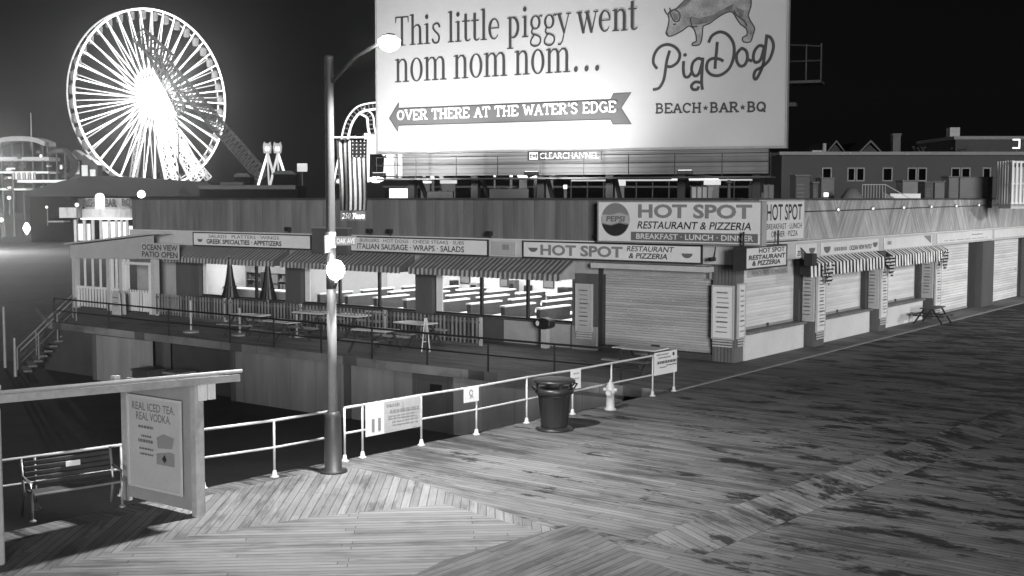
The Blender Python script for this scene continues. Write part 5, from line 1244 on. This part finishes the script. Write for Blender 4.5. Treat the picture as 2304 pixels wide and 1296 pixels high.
# leaning lattice boom in front of the wheel
dB = 262.0
A_ = D(325, 90, dB); B_ = D(592, 398, dB)
o = thing('lattice_boom', 'dark leaning lattice boom ride crossing in front of the ferris wheel', 'boom', B_)
M_boom = grey('boom_steel', .13, .5, .2, .3)
zz = Vector((0, 0, 0))
lattice(MB(), B_ - B_, A_ - B_ + Vector((4, 0, -5)), 2.6, 30, .16).build('girder', M_boom, o)
A2 = D(395, 262, dB); lattice(MB(), A_ - B_ + Vector((1, .5, -2)), D(412, 255, dB) - B_, 1.8, 12, .18).build('girder', M_boom, o)
lattice(MB(), A_ - B_ + Vector((-1, 0, 1)), A_ - B_ + Vector((5, 0, -4.5)), 3.2, 3, .2).build('boom_head', M_boom, o)
P = D(403, 400, 255); o = thing('flagpole', 'thin dark flagpole in front of the ferris wheel', 'flagpole', P); MB().tube([(0, 0, -8), (0, 0, D(403, 255, 255).z - P.z)], [.16, .1], 6).build('shaft', M_black, o); MB().lathe([(.02, -.2), (.22, 0), (.02, .2)], 8, (0, 0, D(403, 255, 255).z - P.z)).build('finial', M_black, o)
# small pendulum ride with two heads
dT = 250
for i, (px, s) in enumerate(((603, -1), (626, 1))):
    P = D(px, 394, dT); o = thing('tower_ride', 'small white two legged tower ride, %s of the pair' % ('left' if i == 0 else 'right'), 'ride', P, 0, 'twin tower rides'); k = dT / F
    top = D(px, 345, dT).z - P.z
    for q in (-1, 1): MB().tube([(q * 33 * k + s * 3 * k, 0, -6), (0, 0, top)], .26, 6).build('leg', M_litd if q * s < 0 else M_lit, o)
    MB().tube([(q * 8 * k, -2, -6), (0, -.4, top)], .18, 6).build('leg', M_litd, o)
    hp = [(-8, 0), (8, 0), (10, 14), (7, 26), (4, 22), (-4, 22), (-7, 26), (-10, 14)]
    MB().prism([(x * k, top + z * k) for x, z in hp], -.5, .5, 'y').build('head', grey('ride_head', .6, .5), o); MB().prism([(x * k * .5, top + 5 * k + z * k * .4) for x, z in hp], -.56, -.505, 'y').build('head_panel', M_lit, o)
P = D(680, 386, 240); o = thing('distant_sign', 'small pale square sign on the pier right of the tower rides', 'sign', P); MB().box(-1, 1, 0, .2, 0, 1.6).build('board', M_litd, o); MB().tube([(0, .1, -6), (0, .1, 0)], .12, 6).build('post', M_dark, o)
# looping coaster by the lamp pole
dC = 200.0
o = thing('roller_coaster', 'white looping roller coaster track beside the billboard edge', 'roller coaster', D(820, 400, dC)); OC = D(820, 400, dC)
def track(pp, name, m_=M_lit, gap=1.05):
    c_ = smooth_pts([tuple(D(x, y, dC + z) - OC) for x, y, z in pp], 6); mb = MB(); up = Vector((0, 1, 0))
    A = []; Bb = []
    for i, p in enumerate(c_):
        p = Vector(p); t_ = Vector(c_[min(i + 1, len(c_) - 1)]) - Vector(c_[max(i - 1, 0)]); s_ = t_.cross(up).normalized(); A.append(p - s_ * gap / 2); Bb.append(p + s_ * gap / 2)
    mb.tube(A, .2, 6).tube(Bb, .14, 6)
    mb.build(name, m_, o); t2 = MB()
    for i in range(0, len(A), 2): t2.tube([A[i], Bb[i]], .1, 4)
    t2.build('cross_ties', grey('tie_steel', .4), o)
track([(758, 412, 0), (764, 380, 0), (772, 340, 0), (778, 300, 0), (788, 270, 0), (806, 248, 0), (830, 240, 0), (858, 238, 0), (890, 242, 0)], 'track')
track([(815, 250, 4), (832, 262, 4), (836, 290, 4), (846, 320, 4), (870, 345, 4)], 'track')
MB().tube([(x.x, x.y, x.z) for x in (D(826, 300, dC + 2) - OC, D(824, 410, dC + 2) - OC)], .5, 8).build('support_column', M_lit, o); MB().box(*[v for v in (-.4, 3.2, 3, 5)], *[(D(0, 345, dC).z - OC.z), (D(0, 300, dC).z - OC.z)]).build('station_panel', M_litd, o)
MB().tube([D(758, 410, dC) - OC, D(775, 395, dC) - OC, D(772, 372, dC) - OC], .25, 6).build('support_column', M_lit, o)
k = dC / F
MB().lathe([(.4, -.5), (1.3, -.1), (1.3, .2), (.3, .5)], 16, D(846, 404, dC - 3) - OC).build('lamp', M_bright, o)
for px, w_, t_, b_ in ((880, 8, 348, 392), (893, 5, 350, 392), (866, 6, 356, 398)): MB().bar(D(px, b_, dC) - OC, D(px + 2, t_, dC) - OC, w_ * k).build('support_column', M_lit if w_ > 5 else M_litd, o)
# lit pier stalls and rides seen in the gap under the billboard
def stall(px0, px1, pyt, pyb, d, name, label, mat, cat='ride', lean=0):
    a = D(px0, pyb, d); b = D(px1, pyt, d); o = thing(name, label, cat, Vector(((a.x + b.x) / 2, d, a.z))); w_ = (b.x - a.x) / 2; h_ = b.z - a.z
    MB().prism([(-w_, 0), (w_, 0), (w_ + lean, h_), (-w_ + lean, h_)], 0, .6, 'y').build('panel', mat, o); MB().box(-w_ * .8, w_ * .8, .05, .5, -7, -.002).build('base', M_dark, o); return o
stall(952, 958, 386, 400, 180, 'lit_ride', 'thin lit ride panel under the billboard, first of three', M_litd, lean=-.3); stall(970, 978, 386, 402, 180, 'lit_ride', 'thin bright ride panel under the billboard, second of three', M_lit, lean=-.4); stall(990, 999, 388, 402, 180, 'lit_ride', 'thin lit ride panel under the billboard, third of three', M_litd, lean=-.4)
stall(944, 970, 407, 412, 175, 'kiosk', 'low lit kiosk awning under the left part of the billboard', M_lit, 'kiosk'); stall(990, 1028, 402, 413, 172, 'kiosk', 'grey lit kiosk front under the left part of the billboard', M_litd, 'kiosk')
stall(1166, 1188, 384, 400, 185, 'lit_ride', 'slanting bright ride panel left of the lit canopy', M_lit, lean=-.5); stall(1216, 1248, 384, 398, 185, 'lit_ride', 'pale trapezoid ride panel right above the lit canopy', M_litd)
P = D(1205, 403, 182); o = thing('carousel_canopy', 'bright oval canopy of a small ride under the billboard', 'ride', P); MB().lathe([(1.1, 0), (1.25, .15), (.6, .3), (.08, .5)], 20).build('canopy', M_bright, o); MB().tube([(0, 0, -6), (0, 0, 0)], .25, 8).build('column', M_dark, o)
for i, (px, w_) in enumerate(((1218, 12), (1272, 8), (1113, 5), (1150, 7))): stall(px - w_ / 2, px + w_ / 2, 416 if i < 2 else 392, 425 if i < 2 else 398, 178, 'lit_booth', ['bright lit booth below the oval canopy', 'small bright booth right of the oval canopy', 'tiny light left of the slanting panel, farther', 'tiny light left of the slanting panel, nearer'][i], M_lit, 'booth')
stall(876, 925, 424, 446, 150, 'kiosk', 'bright white kiosk above the roof line right of the flag', M_lit, 'kiosk')
a = D(1285, 406, 170); b = D(1762, 406, 170)
o = thing('lit_fence', 'long bright lit fence line along the pier under the billboard', 'fence', Vector(((a.x + b.x) / 2, 170, a.z))); w_ = (b.x - a.x) / 2
MB().tube([(-w_, 0, 0), (w_, 0, .1)], .13, 6).build('lit_rail', M_litd, o)
MB().tube([(-w_ + 14, 0, .25), (w_ - 9, 0, .3)], .17, 6).build('lit_rail', M_lit, o)
for k in range(14): MB().tube([(-w_ + 2 * w_ * k / 13, 0, -6), (-w_ + 2 * w_ * k / 13, 0, 0)], .1, 5).build('post', M_dark, o)
stall(1375, 1408, 404, 418, 168, 'kiosk', 'dim grey kiosk hanging under the lit fence line', M_litd, 'kiosk'); stall(1584, 1622, 404, 416, 168, 'kiosk', 'grey kiosk with bright rim right of the dark columns', M_litd, 'kiosk'); stall(1749, 1761, 401, 408, 160, 'lit_booth', 'small pale square light at the right end of the lit fence', M_lit, 'booth')
o = thing('dark_shed', 'long dark pier shed behind the restaurant roof', 'shed', D(1300, 440, 190)); MB().box(-30, 33, 0, 8, -9, 1.2).build('wall', M_far, o); MB().box(-30.3, 33.3, -.3, 8.3, 1.202, 1.5).build('roof', M_unitd, o)
# round beach bar with a big dark roof
dP = 205.0; k = dP / F
o = thing('beach_bar', 'round beach bar with a wide dark roof, lit balcony and glowing open front', 'bar', D(240, 545, dP)); OP = D(240, 545, dP)
def bx(px): return (px - 240) * k
def bz(py): return (545 - py) * k
M_broof = grey('bar_roof', .018, .8, .25, .2)
rf = [(bx(60), bz(432)), (bx(145), bz(407)), (bx(205), bz(397)), (bx(262), bz(397)), (bx(330), bz(402)), (bx(470), bz(410)), (bx(505), bz(442)), (bx(60), bz(442))]
MB().prism(rf, 0, 16, 'y').build('roof', M_broof, o)
MB().box(bx(60), bx(500), 2, 16, 0, bz(442.5)).build('wall', M_far, o)
def cyl(px0, px1, py0, py1, name, mat, yo=0): 
    r_ = (bx(px1) - bx(px0)) / 2; return MB().lathe([(r_ - .3, bz(py1)), (r_, bz(py1) + .02), (r_, bz(py0) - .02), (r_ - .3, bz(py0))], 32, ((bx(px0) + bx(px1)) / 2, 3 + yo, 0)).build(name, mat, o)
cyl(182, 302, 446, 470, 'sign_band', grey('bar_band', .4, .6)); cyl(176, 304, 470, 491, 'balcony', grey('bar_balcony', .55, .6)); cyl(172, 308, 491, 494, 'balcony_edge', M_lit); cyl(215, 282, 500, 543, 'lit_front', emis('bar_glow', 1.6))
MB().box(bx(140), bx(178), -1, 3, bz(490), bz(467)).build('side_balcony', grey('bar_side', .4), o); MB().box(bx(115), bx(150), -1, 2, bz(500), bz(497)).build('side_deck', M_mid, o)
for px in (183, 203, 222, 240, 258, 274, 286, 298): MB().tube([(bx(px), -2.6, 0), (bx(px), -2.6, bz(494))], .28, 8).build('column', M_pale, o)
mb = MB(); letter(mb, 'BEACH', bx(188), bx(224), bz(466), bz(447), -1.9, .04); letter(mb, 'BAR', bx(247), bx(272), bz(466), bz(447), -1.9, .04); letter(mb, 'BQ', bx(284), bx(304), bz(466), bz(447), -1.9, .04); mb.build('lettering', M_ink, o)
aw = [(bx(226), bz(468)), (bx(246), bz(468)), (bx(246), bz(444))] + [(bx(236) + bx(246) * 0 + (bx(246) - bx(236)) * math.cos(rad(t)), bz(444) + 9 * k * math.sin(rad(t))) for t in range(15, 180, 15)] + [(bx(226), bz(444))]
MB().prism(aw, -2.1, -1.85, 'y').build('arched_window', emis('bar_window', 2.2), o)
MB().box(bx(185), bx(213), -2.0, -1.9, bz(540), bz(503)).build('side_panel', M_litd, o); MB().box(bx(288), bx(312), -1.5, -1.2, bz(528), bz(508)).build('side_panel', M_lit, o)
lo = bpy.data.lights.new('sand_fill_light', 'POINT'); lo.energy = 38000; lo.shadow_soft_size = .5; q = bpy.data.objects.new('sand_fill_light', lo); COL.objects.link(q); q.parent = o; q.location = (bx(110), -38, 7)  # added unseen light out over the sand, stands in for the bar's lamps
for i, (px, py, sz) in enumerate(((318, 437, 9), (173, 461, 4.5), (105, 466, 3), (20, 445, 4), (60, 512, 8), (308, 512, 5), (3, 495, 5))):
    P = D(px, py, dP - 8); q = thing('pier_lamp', 'bright lamp on the beach bar, number of its row: ' + ORD[i], 'lamp', P, 0)
    q['label'] = ['bright double floodlamp at the right end of the beach bar roof', 'small round lamp left of the beach bar sign band', 'thin upright light left of the beach bar balcony', 'faint light high in the dark left of the beach bar', 'wide glowing lamp low on the sand left of the beach bar', 'round lamp right of the glowing bar front', 'bright lamp at the left picture edge above the sand'][i]
    MB().lathe([(.1, -1.1), (sz * k * .9, -.4), (sz * k, 0), (sz * k * .5, .6), (.06, .8)] if i == 4 else [(.03, -sz * k), (sz * k * .8, -sz * k * .6), (sz * k, 0), (sz * k * .7, sz * k * .7), (.03, sz * k)], 12).build('glow_globe', M_bright if i in (0, 4, 5) else M_lit, q); MB().tube([(0, .2, -3 if i != 4 else -1.8), (0, .2, -sz * k)], .08, 5).build('post', M_dark, q)
o = thing('pier_annex', 'long low dim building right of the beach bar with a pale roof edge', 'building', D(560, 470, 190)); kk = 190 / F
MB().box(-110 * kk, 110 * kk, 0, 8, -8, 52 * kk).build('wall', M_far, o); MB().box(-112 * kk, 106 * kk, -.3, 8, 44 * kk, 53 * kk).build('roof_edge', grey('annex_edge', .04), o); MB().box(-70 * kk, -18 * kk, 2, 6, 54 * kk, 60 * kk).build('roof_unit', M_unitd, o)
for i, (px, py, w_) in enumerate(((545, 398, 36), (640, 392, 50))):
    P = D(px, py + 14, 200); o = thing('pier_hut', 'dim low hut on the pier, %s of the tower rides' % ('left' if i == 0 else 'right'), 'hut', P); w2 = w_ * .5 * 200 / F
    MB().box(-w2, w2, 0, 3, -6, 1.0).build('wall', M_far, o); MB().prism([(-w2 - .2, 1.002), (w2 + .2, 1.002), (w2 * .7, 1.6), (-w2 * .7, 1.6)], -.2, 3.2, 'y').build('roof', M_unitd, o)
# water park structures at the far left
dQ = 240; k = dQ / F
o = thing('water_park_tower', 'multi level water park tower with a curved pale roof at the left edge', 'ride tower', D(70, 440, dQ)); OQ = D(70, 440, dQ)
def qx(px): return (px - 70) * k
def qz(py): return (440 - py) * k
for (a, b, t_, h_, m_) in ((0, 60, 424, 428, M_litd), (-30, 112, 354, 362, M_pale), (-10, 110, 386, 390, M_litd), (40, 150, 405, 411, M_litd)): MB().box(qx(a), qx(b), 0, 6, qz(h_), qz(t_)).build('deck', m_, o)
cvr = smooth_pts([(qx(-20), qz(318)), (qx(30), qz(309)), (qx(80), qz(310)), (qx(108), qz(320))], 4)
MB().prism(cvr + [(x, z - .9) for x, z in cvr[::-1]], -1, 5, 'y').build('curved_roof', grey('park_roof', .35), o)
rnd = random.Random(5)
for px in (5, 28, 52, 74, 96, 108, 128, 146): MB().tube([(qx(px), .5, -12), (qx(px), .5, qz(320 if px < 110 else 345))], .2, 6).build('column', M_unit, o)
for i in range(26):
    px = rnd.uniform(0, 150); py = rnd.choice((340, 349, 372, 378, 398, 420, 417)); w_ = rnd.uniform(3, 12); h_ = rnd.uniform(3, 12)
    MB().box(qx(px), qx(px + w_), -.4, -.1, qz(py + h_), qz(py)).build('panel', rnd.choice((M_litd, M_unit, M_unit, M_lit if i % 5 == 0 else M_unitd)), o)
for i in range(9): px = 32 + i * 6; MB().box(qx(px), qx(px + 3.4), -.5, -.2, qz(404), qz(388)).build('panel', M_litd if i % 2 else M_pale, o)
MB().tube([(qx(70), 1, qz(330)), (qx(70), 1, qz(255))], [.16, .1], 6).build('mast', M_pale, o)
sl = smooth_pts([tuple(Vector((qx(x), 1 + y, qz(z)))) for x, y, z in ((110, 0, 345), (140, 0, 340), (158, 2, 365), (140, 4, 388), (115, 3, 398), (135, 1, 415))], 5)
MB().tube(sl, .7, 8).build('slide_tube', M_dark, o, True)
lo = bpy.data.lights.new('park_light', 'POINT'); lo.energy = 1500; lo.shadow_soft_size = 1; q = bpy.data.objects.new('park_light', lo); COL.objects.link(q); q.parent = o; q.location = (qx(60), -12, qz(360))
for i, (px, w_, pt_) in enumerate(((172, 26, 350), (192, 22, 360), (210, 20, 372))):
    P = D(px, 420, 246); q = thing('ride_facade', 'dim ornamented ride front between the water park and the wheel, %s from the left' % ORD[i], 'ride', P); kk = 246 / F
    MB().box(-w_ * kk / 2, w_ * kk / 2, 0, 3, -8, (420 - pt_) * kk).build('wall', M_unit, q); MB().prism([(-w_ * kk * .6, (420 - pt_) * kk + .002), (w_ * kk * .6, (420 - pt_) * kk + .002), (0, (432 - pt_) * kk)], -.3, 3, 'y').build('roof', M_dark, q); MB().box(-w_ * kk * .3, w_ * kk * .3, -.2, -.002, (420 - pt_) * kk * .4, (420 - pt_) * kk * .8).build('panel', M_litd, q)

# ================================================================== SEA MIST
m = bpy.data.materials.new('sea_mist'); m.use_nodes = True; t = NT(m); t.n.remove(t.n['Principled BSDF'])
pv = t.new('ShaderNodeVolumePrincipled'); pv.inputs['Color'].default_value = (.9, .9, .9, 1); pv.inputs['Density'].default_value = .00055; pv.inputs['Anisotropy'].default_value = .94
t.l.new(pv.outputs[0], t.n['Material Output'].inputs['Volume'])
tag(MB().box(-430, 430, -70, 610, -3.6, 58).build('haze', m), kind='stuff')
